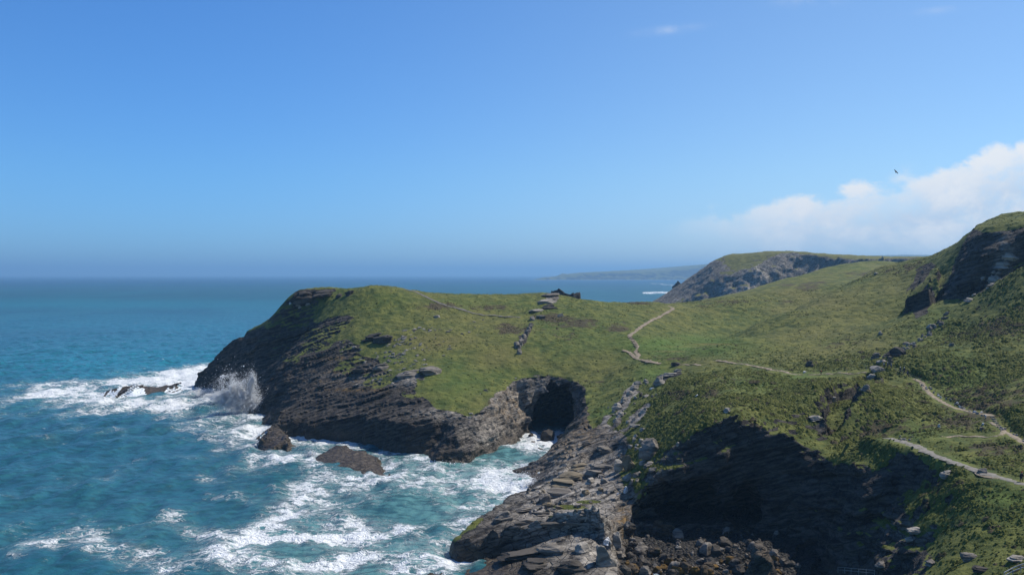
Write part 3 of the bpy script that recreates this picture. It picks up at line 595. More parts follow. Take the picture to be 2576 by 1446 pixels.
def sea_material():
    m = NT('sea_water'); p = m.pos(); dist = m.attr('dist')
    patch = m.noise(m.mapping(p, (.012, .004, 1)), 1., 4, .6)
    c = m.mix(m.ramp(patch, .38, .62), (.014, .087, .119), (.022, .121, .148))
    c = m.mix(m.math('MULTIPLY', m.attr('teal'), .85), c, (.016, .185, .235))
    c = m.mix(m.math('MULTIPLY', m.attr('green'), .8), c, (.026, .118, .128))
    c = m.mix(m.math('MULTIPLY', m.attr('milk'), .9), c, (.13, .28, .265))
    n1 = m.noise(p, .35, 5, .6); n2 = m.noise(m.mapping(p, (1, 1, 1), (0, 0, .4)), 1.4, 4, .6)
    c = m.mix(m.ramp(m.noise(m.mapping(p, (.16, .42, 1), (0, 0, -.35)), 1., 5, .62), .42, .60, 0, .75), c, (.014, .058, .074))
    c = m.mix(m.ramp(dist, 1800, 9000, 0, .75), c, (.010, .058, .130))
    # foam: threads and sheets
    wp = m.n('VectorMath', operation='ADD'); nv = m.n('TexNoise'); m.link(p, nv.inputs['Vector']); nv.inputs['Scale'].default_value = .22; nv.inputs['Detail'].default_value = 3
    sc = m.n('VectorMath', operation='SCALE'); m.link(nv.outputs['Color'], sc.inputs[0]); sc.inputs['Scale'].default_value = 5.0
    m.link(p, wp.inputs[0]); m.link(sc.outputs[0], wp.inputs[1]); w = wp.outputs[0]
    def ridge(v, s, d=4):
        t = m.noise(v, s, d, .6)
        return m.math('SUBTRACT', 1, m.math('MULTIPLY', m.math('ABSOLUTE', m.math('SUBTRACT', t, .5)), 6.5), clamp=True)
    f1 = ridge(m.mapping(w, (.7, 1, 1)), .17, 5); f2 = ridge(m.mapping(w, (.7, 1, 1)), .55, 4); f3 = m.ramp(m.noise(w, .13, 7, .66), .3, .7, 0, 1, 'LINEAR')
    fil = m.math('ADD', m.math('MULTIPLY', f1, .36), m.math('ADD', m.math('MULTIPLY', f2, .30), m.math('MULTIPLY', f3, .34)))
    D = m.attr('foam')
    t = m.math('SUBTRACT', m.math('ADD', m.math('MULTIPLY', fil, 1.3), m.math('MULTIPLY', D, .88)), 1.09)
    foam = m.math('MULTIPLY', m.ramp(t, -.02, .44), m.ramp(D, .05, .3))
    caps = m.math('MULTIPLY', m.ramp(m.noise(m.mapping(p, (.10, .25, 1)), 1., 5, .6), .70, .76), m.ramp(dist, 250, 500, .0, .7))
    foam = m.math('MAXIMUM', foam, caps)
    lace = m.math('MULTIPLY', m.ramp(D, .12, .6), m.math('MULTIPLY', f2, .22))
    foam = m.math('MAXIMUM', foam, lace)
    col = m.mix(foam, c, (.80, .82, .82))
    h = m.math('ADD', m.math('MULTIPLY', n1, .8), m.math('MULTIPLY', n2, .3))
    h = m.math('ADD', h, m.math('MULTIPLY', foam, m.math('MULTIPLY', f2, .8)))
    nb = m.bump(h, .8, .8)
    rough = m.mix(foam, m.ramp(dist, 200, 3000, .22, .5), (.8, .8, .8))
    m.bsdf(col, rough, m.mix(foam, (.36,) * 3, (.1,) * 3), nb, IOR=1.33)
    return m.m
SEA = build_sea()
print('sea', len(SEA.data.vertices), time.time() - T0)

# ------------------------------------------------------------------ haze over the bay
def haze():
    x0, x1, y0, y1, z0, z1 = -47000, 47000, -1500, 47000, -14., 330.
    v = np.array([(x, y, z) for z in (z0, z1) for x, y in ((x0, y0), (x1, y0), (x1, y1), (x0, y1))], float)
    q = np.array([(0, 3, 2, 1), (4, 5, 6, 7), (0, 1, 5, 4), (1, 2, 6, 5), (2, 3, 7, 6), (3, 0, 4, 7)])
    m = NT('sea_haze'); vol = m.n('VolumePrincipled'); vol.inputs['Color'].default_value = (.34, .65, .98, 1)
    vol.inputs['Density'].default_value = .95e-4; vol.inputs['Anisotropy'].default_value = .2
    m.link(vol.outputs[0], m.out.inputs['Volume'])
    o = mesh_np('haze', v, q, m.m, False); tag(o, 'thin blue sea haze over the bay', kind='stuff')
haze()
# ------------------------------------------------------------------ standing on the ground: ray casts against the finished land
bpy.context.view_layer.update()
CAM = Vector((0, 0, CAMZ))
def ground(px, py):
    d = Vector(((px - CX) / FOC, 1, -(py - CY) / FOC)).normalized()
    best = None
    for o in LAND:
        ok, loc, nor, idx = o.ray_cast(CAM, d, distance=2000)
        if ok and (best is None or loc.y < best[0].y): best = (loc.copy(), nor.copy())
    return best
def drop(x, y, z=140):
    best = None
    for o in LAND:
        ok, loc, nor, idx = o.ray_cast(Vector((x, y, z)), Vector((0, 0, -1)), distance=400)
        if ok and (best is None or loc.z > best[0].z): best = (loc.copy(), nor.copy())
    return best

# ------------------------------------------------------------------ stones
def stone_mat(name, a, b, accent=None, acc=.5, scale=1.):
    m = NT(name); p = m.obj(); rnd = m.n('ObjectInfo').outputs['Random']
    off = m.n('VectorMath', operation='ADD'); m.link(p, off.inputs[0])
    cb = m.n('CombineXYZ'); m.link(m.math('MULTIPLY', rnd, 37.), cb.inputs[0]); m.link(cb.outputs[0], off.inputs[1]); q = off.outputs[0]
    n1 = m.noise(m.mapping(q, (.5 * scale, .5 * scale, 3.2 * scale), (.1, .2, 0)), 1., 6, .65, .4); n2 = m.noise(q, 1.4 * scale, 5, .65)
    c = m.mix(m.ramp(n1, .32, .68), a, b)
    c = m.mix(m.ramp(n2, .55, .75, 0, .6), c, tuple(x * .55 for x in a))
    if accent: c = m.mix(m.ramp(n2, .40, .30, 0, acc), c, accent)
    c = m.mix(m.math('MULTIPLY', rnd, .35), c, tuple(x * .6 for x in b))
    nb = m.bump(m.math('ADD', n1, m.math('MULTIPLY', n2, .6)), .7, .35)
    m.bsdf(c, .85, .25, nb); return m.m
SM = dict(grey=stone_mat('grey_slate', (.055, .047, .038), (.27, .235, .195), (.20, .13, .05), .35), pale=stone_mat('pale_slate', (.12, .105, .085), (.42, .375, .315), (.24, .2, .12), .4),
          dark=stone_mat('dark_slate', (.018, .015, .012), (.095, .080, .064)), brown=stone_mat('wet_brown_rock', (.020, .015, .010), (.105, .075, .046), (.10, .085, .03), .5),
          white=stone_mat('white_quartz', (.4, .39, .37), (.78, .76, .73)), ochre=stone_mat('lichened_slate', (.08, .065, .045), (.25, .20, .13), (.26, .15, .03), .8), weed=stone_mat('weedy_rock', (.05, .03, .008), (.17, .095, .02)))
def stone_mesh(seed, n=7, block=.75, bedded=.5, rough=.10):
    """a unit boulder, roughly 1 x 1 x 1 with its base at z = 0: a cube rounded, split by planes and stepped along its beds"""
    rs = np.random.RandomState(seed)
    g = np.linspace(-1, 1, n); faces = []; key = {}; vs = []
    def vid(p):
        k = tuple(np.round(p, 4))
        if k not in key: key[k] = len(vs); vs.append(p)
        return key[k]
    for ax in range(3):
        for sgn in (-1, 1):
            for i in range(n - 1):
                for j in range(n - 1):
                    c = []
                    for a, b in ((i, j), (i + 1, j), (i + 1, j + 1), (i, j + 1)):
                        p = [0, 0, 0]; p[ax] = sgn; p[(ax + 1) % 3] = g[a]; p[(ax + 2) % 3] = g[b]; c.append(vid(np.array(p, float)))
                    faces.append(c if sgn > 0 else c[::-1])
    v = np.array(vs)
    sph = v / np.linalg.norm(v, axis=1)[:, None]
    v = v * block + sph * 1.2 * (1 - block)
    v[:, 0] += rs.uniform(-.25, .25) * v[:, 2]; v[:, 1] += rs.uniform(-.25, .25) * v[:, 2]
    for _ in range(8):
        nrm = rs.normal(size=3); nrm[2] = abs(nrm[2]) * .8; nrm /= np.linalg.norm(nrm); d = rs.uniform(.70, 1.0)
        s = v @ nrm - d; m = s > 0; v[m] -= np.outer(s[m], nrm)
    o = rs.uniform(0, 60, 3)
    L = bed((v[:, 2] * 2.6 + .5 * v[:, 0] + o[0]))
    v[:, :2] *= (1 + bedded * .22 * L)[:, None]
    N = np.stack([fbm(v[:, 0] * 1.5 + o[0] + 9 * k, v[:, 1] * 1.5 + o[1], v[:, 2] * 1.5 + o[2], 3) for k in range(3)], 1)
    v += N * rough * 2
    v *= .5; v[:, 2] += .5
    return v, np.array(faces)
_SHAPE = {}
def stone(name, px, py, w, h=None, depth=None, mat='grey', seed=0, label=None, cat='rock', group=None, yaw=None, tilt=(0, 0), block=.75, bedded=.5, n=7, sink=.22, at=None, rough=.10):
    """w, h: size across and up in survey pixels as it stands there"""
    hit = at or ground(px, py)
    if hit is None: print('no ground', px, py); return None
    loc, nor = hit; s = loc.y / FOC
    W_, H_ = w * s, (h or w * .6) * s; D_ = depth if depth else W_ * .8
    k = (seed, n, block, bedded, rough)
    if k not in _SHAPE:
        v, f = stone_mesh(*k)
        _SHAPE[k] = mesh_np(name, v, f, None, False, link=False).data
    me = _SHAPE[k]
    if len(me.materials) and me.materials[0] != SM[mat] or len(me.materials) == 0:
        if len(me.materials): me = me.copy(); me.materials.clear()
        me.materials.append(SM[mat])
    o = bpy.data.objects.new(name, me); C.objects.link(o)
    o.scale = (W_, D_, H_ * (1 + sink)); o.rotation_euler = (tilt[0], tilt[1], yaw if yaw is not None else (seed * 1.7) % .9 - .45)
    o.location = loc - Vector((0, 0, H_ * sink)) + Vector((0, D_ * .25, 0))
    tag(o, label, cat, group)
    return o

def sea_rock(name, coast, ctrl, label, mat=None, vox=.35, z0=-1.5, cat='rock', bedn=(-.25, -.2, .94), ledge=((.6, .75), (1.8, 1.15)), edge=.6, rag=.9, c=2.5, nz=.28, at=None):
    L = Land(coast, ctrl, edge=edge, rag=rag, c=c, deep=-4)
    xs = [q[0] for q in coast]; ys = [q[1] for q in coast]
    v, q = L.mesh(min(xs) - 5, max(xs) + 5, min(ys) - 5, max(ys) + 5, vox, coarse=1, bedn=bedn, ledge=ledge, nz=nz, zcut=z0)
    o0 = np.array([np.mean(xs), np.mean(ys), max(v[:, 2].min(), 0)])
    z = v[:, 2]; zero = np.zeros(len(v))
    at_ = dict(rock=zero + 1, heather=zero, lush=zero, dry=zero, pale=zero + .05, ochre=zero + .12, wet=smooth(5, 3, z) if at is None else zero + at, sand=zero)
    o = mesh_np(name, v - o0, q, mat or MAT_LAND, False, at_); o.location = o0
    tag(o, label, cat); return o, v - o0, q
ROCK_A = sea_rock('sea_rock', [wl(644, 1118, 1.6), wl(655, 1128, 1.6), wl(672, 1138, 1.6), wl(690, 1133, 2), wl(712, 1129, 2), wl(729, 1137, 2), wl(732, 1118, 2.5), wl(724, 1106, 2.5), wl(690, 1100, 2), wl(660, 1106, 1.4)],
         [P(676, 1095, 312), P(695, 1090, 312), P(715, 1093, 312), P(660, 1110, 309), P(650, 1116, 310), P(725, 1118, 304), P(690, 1120, 304), P(675, 1126, 304)], 'smaller square-topped brown sea rock nearest the headland cliff')
ROCK_B = sea_rock('sea_rock', [wl(768, 1166, .8), wl(800, 1176, 1), wl(828, 1187, 1.2), wl(862, 1193, 1.6), wl(920, 1194, 2), wl(969, 1191, 1.6), wl(962, 1174, 1.6), wl(942, 1156, 1.6), wl(905, 1146, 1.4), wl(850, 1138, 1.6), wl(800, 1146, 1.2)],
         [P(835, 1124, 293), P(856, 1119, 293), P(880, 1126, 292), P(912, 1128, 291), P(930, 1140, 288), P(800, 1154, 285), P(780, 1160, 284), P(850, 1160, 280), P(900, 1165, 277), P(950, 1172, 277), P(955, 1183, 273), P(890, 1178, 274)], 'larger flat-topped brown ledge of rock in the surf off the cliff')
REEF, rv, rq = sea_rock('reef', [wl(212, 1006, .9), wl(262, 1012, 1.2), wl(330, 1003, 1.2), (wl(420, 999, 1.2)), wl(470, 996, 1.2), wl(512, 992, 1.2), wl(512, 981, 1), wl(420, 981, 1), wl(380, 984, 1), wl(330, 986, .8), wl(250, 992, .8)],
         [(q[0], q[1], q[2] + .9) for q in [P(225, 1002, 440), P(240, 1000, 438), P(270, 984, 442), P(310, 970, 446), P(335, 973, 446), P(362, 983, 446), P(385, 980, 450), P(410, 984, 452), P(440, 978, 455), P(462, 983, 455), P(490, 978, 458), P(510, 984, 460)]], 'long low dark reef running out from the headland tip under pouring white water', vox=.4)
def reef_cascade():
    fc = rv[rq].mean(1); n = np.cross(rv[rq[:, 2]] - rv[rq[:, 0]], rv[rq[:, 3]] - rv[rq[:, 1]]); n /= np.linalg.norm(n, axis=1)[:, None] + 1e-9
    wx = fc + np.array(REEF.location)
    s = fbm(wx[:, 0] * .28, wx[:, 1] * .05, 3., 3) + .15 * vnoise(wx[:, 0] * 1.3, wx[:, 1] * .2, 8.)
    low = smooth(3.5, .2, wx[:, 2])
    m = (n[:, 1] < .35) & (wx[:, 2] > -.6) & (s + .34 * low > .13) & (n[:, 2] < .97)
    v, q, u = subset(rv, rq, m); nn_ = vnormals(rv, rq)[u]
    mt = NT('pouring_white_water'); mt.bsdf(mt.mix(mt.noise(mt.mapping(mt.pos(), (1.2, .3, .2)), 1., 3), (.55, .6, .62), (.85, .87, .88)), .5)
    # every separate fall of water is a part of its own
    lab = np.arange(len(v))
    while True:
        mn = lab[q].min(1); new = lab.copy()
        for k in range(4): np.minimum.at(new, q[:, k], mn)
        new = new[new]
        if (new == lab).all(): break
        lab = new
    for L in np.unique(lab):
        qm = lab[q[:, 0]] == L
        if qm.sum() < 12: continue
        vv, qq, uu = subset(v + nn_ * .14, q, qm)
        o = mesh_np('cascade', vv, qq, mt.m, True); o.parent = REEF
reef_cascade()
STACK = sea_rock('rock_stack', [(18, 566, 9), (21, 556, 9), (34, 552, 9), (46, 556, 9), (49, 563, 9), (46, 575, 9), (30, 580, 9), (20, 575, 9)],
         [P(1368, 745, 562), P(1378, 738, 560), P(1393, 731, 560), P(1408, 728, 560), P(1418, 735, 560), P(1428, 742, 560), P(1440, 739, 560), P(1452, 736, 562), P(1466, 742, 562), P(1474, 752, 562), (28, 574, 42), (44, 570, 40)], 'jagged dark rock crest poking up behind the headland crest', vox=.6, cat='rock', ledge=((2.2, .5), (5, .7)), edge=2, nz=.3, at=0.)[0]
STACK2 = sea_rock('rock_stack', [(220, 1254, 6), (230, 1246, 6), (244, 1250, 6), (246, 1266, 6), (228, 1270, 6)], [P(1690, 724, 1258), P(1697, 716, 1252), P(1704, 707, 1255), P(1711, 711, 1257), P(1719, 720, 1252), (222, 1264, 40), (240, 1264, 40)], 'small pointed stack at the foot of the far headland', vox=1.2, ledge=((4, .8),), edge=3, rag=2, c=4, mat=MAT_FAR, at=0.)[0]
DOME = sea_rock('rock', [(44.5, 170.5, 3), (48, 168.5, 3), (52, 170, 3), (52.5, 175, 3), (49, 178, 3), (45, 176, 3)], [(48, 174, 7.6), (46.5, 173, 6.6), (50, 174, 6.9), (51, 172, 4.2), (46, 175, 5.6), (49.5, 177, 5)], 'tall dome-topped boulder standing in the shaded cove', vox=.3, ledge=((.6, .3), (2, .4)), at=.0, z0=-1)[0]
# small rocks awash in the inlet below the cave
for i, (px, py, w, h, lab) in enumerate([(1377, 1106, 34, 26, 'large dark boulder awash at the mouth of the sea cave'), (1412, 1104, 24, 16, 'low dark boulder beside the large one at the cave mouth'), (1398, 1128, 24, 16, 'black jagged rock in the white water of the inlet'),
                                         (1368, 1125, 10, 8, 'tiny pointed rock in the inlet surf'), (1344, 1124, 18, 7, 'flat low rock awash in the inlet surf'), (1340, 1113, 12, 6, 'small rock in foam against the inlet wall'), (1358, 1132, 16, 8, 'pale-streaked low rock in the inlet surf'), (1335, 1100, 16, 12, 'dark rock at the left foot of the cave mouth')]):
    x, y = W(px, py)
    stone('sea_rock', px, py, w, h, mat='brown' if i % 3 else 'dark', seed=200 + i, label=lab, block=.45, at=(Vector((x, y, -.3)), None), sink=.3, n=9)

# ------------------------------------------------------------------ slabs and boulders of the spine
SPINE = [ # px, py(base), w, h, mat, yaw, tilt, block, label
    (1640, 1146, 46, 44, 'grey', .5, (-.15, .15), .8, 'largest grey boulder on the turf, split down its top'),
    (1557, 1185, 26, 30, 'pale', .2, (.05, 0), .9, 'tall square pale-topped block at the slab edge'),
    (1456, 1180, 48, 16, 'ochre', .1, (-.1, -.15), .7, 'wedge of lichened slab above the two long slabs'),
    (1436, 1204, 68, 17, 'ochre', .05, (-.1, -.1), .75, 'long lichened slab with rounded left end'),
    (1415, 1222, 76, 18, 'ochre', -.05, (-.05, .0), .85, 'long flat slab with a dark undercut front'),
    (1407, 1246, 60, 18, 'grey', .0, (-.05, .05), .8, 'long slab lying below the undercut one'),
    (1373, 1264, 32, 24, 'grey', .3, (0, 0), .5, 'round boulder perched at the slab edge above the surf'),
    (1521, 1136, 32, 18, 'grey', .15, (-.1, .1), .9, 'squared block with a black front face on the upper slab'),
    (1514, 1182, 48, 16, 'grey', .1, (-.1, .05), .85, 'overhanging ledge with a black shadow under it'),
    (1478, 1120, 30, 9, 'dark', .1, (-.1, .1), .85, 'thin ledge at the top of the upper slab'),
    (1584, 1204, 24, 20, 'pale', .6, (.1, -.5), .9, 'tilted square block leaning on the turf edge'),
    (1588, 1176, 26, 40, 'ochre', .3, (.1, -.45), .8, 'tall leaning slab with a yellow edge'),
    (1563, 1138, 14, 9, 'pale', .2, (0, .2), .8, 'small flat stone above the square block'), (1560, 1148, 10, 11, 'pale', .6, (0, .3), .8, 'small pointed stone beside the square block'), (1567, 1160, 14, 13, 'grey', .1, (0, 0), .8, 'small cube of stone behind the square block'),
    (1604, 1198, 22, 15, 'grey', .2, (0, .1), .8, 'grey block between the leaning slab and the turf'), (1637, 1170, 30, 10, 'grey', .4, (0, -.2), .85, 'flat slab resting on the turf below the largest boulder'), (1618, 1166, 20, 10, 'pale', .8, (0, -.3), .85, 'tilted flat stone left of the resting slab'), (1645, 1183, 22, 9, 'grey', .3, (0, -.2), .8, 'thin grey stone at the brink of the cove'),
    (1592, 1214, 14, 10, 'grey', .3, (0, 0), .6, 'grey cobble low on the grass tongue'), (1604, 1212, 14, 11, 'grey', .8, (0, 0), .6, 'rounded cobble on the grass tongue beside its twin'),
    (1519, 1215, 18, 15, 'grey', .3, (0, 0), .5, 'isolated round boulder on the bare slab'), (1492, 1200, 34, 20, 'grey', .5, (0, .1), .8, 'angular block on the middle of the slab'), (1485, 1215, 24, 14, 'pale', .9, (0, 0), .7, 'broken pale block in front of the angular one'), (1512, 1234, 13, 9, 'ochre', .2, (0, 0), .8, 'small brown cube on the lower slab'), (1474, 1241, 18, 12, 'ochre', .7, (0, 0), .6, 'knobbly brown stone on the lower slab'),
    (1573, 1238, 11, 18, 'white', .2, (0, .15), .7, 'upright white stone on the grass tongue'), (1561, 1240, 9, 8, 'pale', .4, (0, 0), .6, 'little pale stone beside the upright white one'), (1555, 1243, 6, 5, 'white', .4, (0, 0), .6, 'smallest white stone beside the upright white one'), (1706, 1120, 10, 10, 'pale', .4, (0, 0), .6, 'lone pale stone on the turf above the cove'),
    (1390, 1286, 24, 10, 'grey', .1, (0, .1), .8, 'stepped ledge under the round perched boulder'), (1405, 1280, 20, 9, 'ochre', .3, (0, .1), .8, 'small brown ledge beside the stepped one'), (1380, 1272, 30, 8, 'ochre', .1, (0, 0), .8, 'thin brown ledge tucked under the perched boulder'),
    (1450, 1298, 10, 15, 'pale', .3, (0, .35), .8, 'pale upright fin standing from the slab'), (1474, 1306, 11, 24, 'pale', .3, (0, .4), .8, 'longest pale fin across the slab cracks'), (1489, 1284, 10, 16, 'pale', .3, (0, .45), .8, 'upper pale fin near the yellow rock'), (1470, 1292, 26, 9, 'grey', .05, (-.1, 0), .9, 'thin dark-fronted shelf between the pale fins'),
    (1268, 1308, 46, 22, 'grey', .2, (-.15, -.15), .85, 'big squared joint block at the seaward slab corner'), (1322, 1318, 60, 14, 'grey', .1, (-.15, -.05), .85, 'cracked slab block along the seaward brow'), (1385, 1322, 70, 12, 'grey', -.05, (-.12, 0), .9, 'long brow block over the black undercut'), (1445, 1316, 54, 12, 'grey', -.1, (-.1, .05), .9, 'end block of the brow over the black undercut'),
    (1310, 1286, 50, 9, 'grey', .2, (-.2, -.1), .85, 'smooth tilted plate above the brow blocks'), (1360, 1296, 44, 8, 'grey', .1, (-.2, 0), .85, 'broken plate in the middle of the slab'),
    (1300, 1404, 90, 18, 'dark', .15, (-.1, -.1), .7, 'low dark slab on the lower shelf'), (1390, 1388, 70, 20, 'grey', .25, (-.1, -.05), .6, 'rounded slab on the lower shelf below the undercut'), (1350, 1430, 80, 18, 'dark', .1, (-.1, 0), .8, 'dark stepped slab low on the lower shelf'), (1440, 1436, 60, 26, 'dark', .2, (-.1, 0), .6, 'dark mound low on the shelf beside the pale rib'),
    (1530, 1420, 44, 60, 'pale', .35, (.1, -.3), .5, 'great pale rib of rock rising at the lower edge'), (1470, 1388, 40, 26, 'pale', .4, (0, -.2), .5, 'crumpled white-veined knob above the pale rib'),
    (1541, 1082, 20, 44, 'grey', -.55, (-.75, .2), .9, 'long grey dipping slab at the foot of the rock stair'), (1556, 1052, 16, 26, 'pale', -.55, (-.7, .2), .9, 'upper piece of the long dipping slab'), (1585, 1066, 16, 30, 'grey', -.75, (-.7, .2), .9, 'second dipping slab between strips of turf'), (1612, 1044, 22, 26, 'pale', -.75, (-.6, .2), .9, 'third dipping slab, broken across its upper end'),
    (1555, 1030, 26, 20, 'pale', .4, (-.2, .1), .8, 'pile of pale blocks with a black lower face'), (1572, 1010, 20, 14, 'pale', .5, (-.3, .1), .8, 'lowest block of the pale stair'), (1586, 994, 20, 13, 'pale', .5, (-.3, .1), .8, 'second block of the pale stair'), (1597, 980, 20, 13, 'pale', .5, (-.3, .1), .8, 'third block of the pale stair'), (1606, 968, 18, 12, 'pale', .5, (-.3, .1), .8, 'top block of the pale stair'),
    (1664, 968, 30, 24, 'pale', .3, (-.1, -.15), .8, 'big pale-faced boulder above the rock stair'), (1688, 944, 30, 7, 'pale', .1, (-.1, 0), .8, 'flat pale slab above the big pale-faced boulder'), (1705, 934, 18, 7, 'pale', .3, (-.1, 0), .8, 'pale stone under the knoll by the path'), (1702, 920, 22, 10, 'dark', .2, (0, 0), .6, 'dark knob of rock beside the path'), (1642, 979, 16, 6, 'white', .3, (0, 0), .6, 'white stone at the foot of the pale-faced boulder'),
    (1626, 998, 18, 7, 'pale', .4, (-.1, 0), .8, 'pale flat stone on turf right of the stair'), (1612, 998, 8, 12, 'dark', .2, (0, 0), .7, 'dark upright stone right of the stair'), (1756, 996, 9, 5, 'white', .4, (0, 0), .6, 'lone white stone on the shelf turf'), (1625, 960, 11, 8, 'pale', .4, (0, 0), .6, 'little pale stone above the stair'), (1831, 1036, 20, 12, 'pale', .4, (0, 0), .6, 'pale stone at the brink above the cove wall'), (1602, 1074, 32, 8, 'pale', .15, (-.2, 0), .85, 'flat bedded slab above the stone pile'), (1618, 1083, 14, 9, 'pale', .6, (-.1, 0), .8, 'square end of the flat bedded slab'),
]
for i, (px, py, w, h, mt, yaw, tilt, blk, lab) in enumerate(SPINE):
    stone('boulder' if blk < .8 else 'slab', px, py, w, h * (.82 if h < 30 else .92), sink=.34, mat=mt, seed=300 + i, yaw=yaw, tilt=tilt, block=blk, label=lab, cat='boulder' if blk < .8 else 'slab', n=9, bedded=.7)
for i, (px, py, w, h) in enumerate([(1599, 1103, 12, 11), (1595, 1112, 11, 12), (1588, 1128, 15, 9), (1603, 1124, 12, 8), (1602, 1132, 11, 8), (1612, 1132, 8, 9), (1615, 1112, 14, 9)]):
    stone('stone', px, py, w, h, mat='pale', seed=400 + i, label='pale loose stone in the pile left of the largest boulder', group='pale loose stones beside the largest boulder', cat='stone')
# the stair of broken pale stones
rs = np.random.RandomState(11)
for i in range(20):
    t = rs.rand(); px = 1700 - t * 190 + rs.normal() * 16; py = 925 + t * 150 + rs.normal() * 14
    stone('stone', px, py, rs.uniform(4, 11), rs.uniform(3, 7), mat='pale' if rs.rand() < .7 else 'grey', seed=420 + i % 9, yaw=rs.rand() * 3, label='pale stone chip strewn on the turf along the rock stair', group='stone chips along the rock stair', cat='stone')
for i in range(26):
    px = rs.uniform(1300, 1560); py = rs.uniform(1190, 1330)
    if not inpoly(np.array([px]), np.array([py]), ROCK_SPINE)[0]: continue
    stone('stone', px, py, rs.uniform(5, 15), rs.uniform(3, 8), mat=rs.choice(['grey', 'ochre', 'grey']), seed=440 + i % 9, yaw=rs.uniform(-.3, .5), tilt=(-.1, 0), block=.85, label='small broken slab lying loose on the rocky spine', group='loose slabs on the rocky spine', cat='stone')

# ------------------------------------------------------------------ headland outcrops
for px, py, w, h, mt, lab in [(766, 756, 56, 26, 'dark', 'square dark crag at the left end of the headland crest'), (818, 742, 56, 13, 'dark', 'long flat crag on the headland crest'), (880, 742, 26, 11, 'dark', 'dark humped rock right of the crest crags'), (853, 748, 16, 9, 'dark', 'small dark rock under the flat crag'),
                             (775, 768, 16, 8, 'pale', 'pale leaning slab below the square crag'), (755, 773, 8, 7, 'pale', 'small upright pale stone below the square crag'), (747, 768, 8, 6, 'pale', 'small pale stone left of the upright one'), (730, 765, 6, 5, 'white', 'pale stone on the skyline left of the square crag'),
                             (936, 853, 40, 13, 'dark', 'dark undercut ledge left of the pale scatter'), (962, 862, 44, 18, 'dark', 'largest dark ledge among the pale scatter'), (1084, 938, 46, 16, 'grey', 'long grey ledge at the right end of the rock band'), (1030, 945, 60, 14, 'grey', 'broad grey ledge left of the long one'), (1100, 798, 16, 6, 'pale', 'lone pale slab high on the headland slope'), (960, 930, 40, 14, 'grey', 'dark-fronted slab low in the rock band'), (905, 944, 44, 18, 'dark', 'shadowed block low in the rock band'),
                             (1386, 746, 42, 9, 'grey', 'layered grey outcrop on the skyline above the saddle'), (1372, 762, 44, 9, 'pale', 'pale stepped outcrop under the skyline one'), (1382, 776, 34, 12, 'dark', 'dark cliffy step of the saddle outcrop'), (1345, 784, 40, 6, 'pale', 'flat pale rock at the end of the headland track'), (1362, 800, 20, 9, 'grey', 'grey rock below the saddle outcrop'), (1410, 795, 16, 6, 'pale', 'pale stone right of the saddle outcrop')]:
    stone('rock_outcrop', px, py, w, h, mat=mt, seed=int(px), label=lab, cat='outcrop', block=.7, bedded=1.0, n=11, sink=.35, yaw=.15, tilt=(-.05, -.12))
for i, (px, py) in enumerate([(1338, 806), (1335, 818), (1330, 830), (1334, 826), (1325, 842), (1318, 850), (1312, 858), (1308, 868), (1305, 876), (1310, 862), (1328, 836), (1300, 872), (1306, 890)]):
    stone('rock', px, py, rs.uniform(9, 17), rs.uniform(7, 13), mat='grey', seed=460 + i % 6, yaw=rs.rand(), label='grey rock in the line falling from the saddle outcrop', group='line of grey rocks below the saddle outcrop', sink=.5, block=.6)
clusters = [(1036, 832, 26, 4, 11), (1080, 830, 22, 6, 9), (1000, 866, 26, 12, 22), (1030, 852, 20, 8, 9), (1058, 873, 22, 10, 13), (1010, 888, 26, 9, 17), (995, 905, 30, 10, 14), (1040, 915, 30, 12, 12), (965, 895, 24, 14, 8), (1180, 825, 40, 30, 8), (1130, 862, 30, 20, 7), (925, 905, 34, 14, 9), (1000, 945, 36, 10, 14), (950, 960, 40, 10, 10), (1100, 1042, 60, 8, 16), (1170, 1060, 50, 12, 10), (1250, 1000, 40, 20, 12), (880, 880, 40, 16, 8), (1290, 985, 26, 20, 8), (1340, 960, 26, 14, 6)]
for cx_, cy_, sx, sy, cnt in clusters:
    for i in range(cnt):
        px, py = cx_ + rs.normal() * sx * .7, cy_ + rs.normal() * sy * .7
        w_ = rs.uniform(3, 11)
        stone('stone', px, py, w_, w_ * rs.uniform(.22, .4), mat='pale' if rs.rand() < .75 else 'grey', seed=480 + i % 8, yaw=rs.uniform(0, .5), tilt=(-.1, -.2), block=.8, sink=.5, label='pale flat stone in the scatter on the headland slope', group='stones scattered on the headland slope', cat='stone')

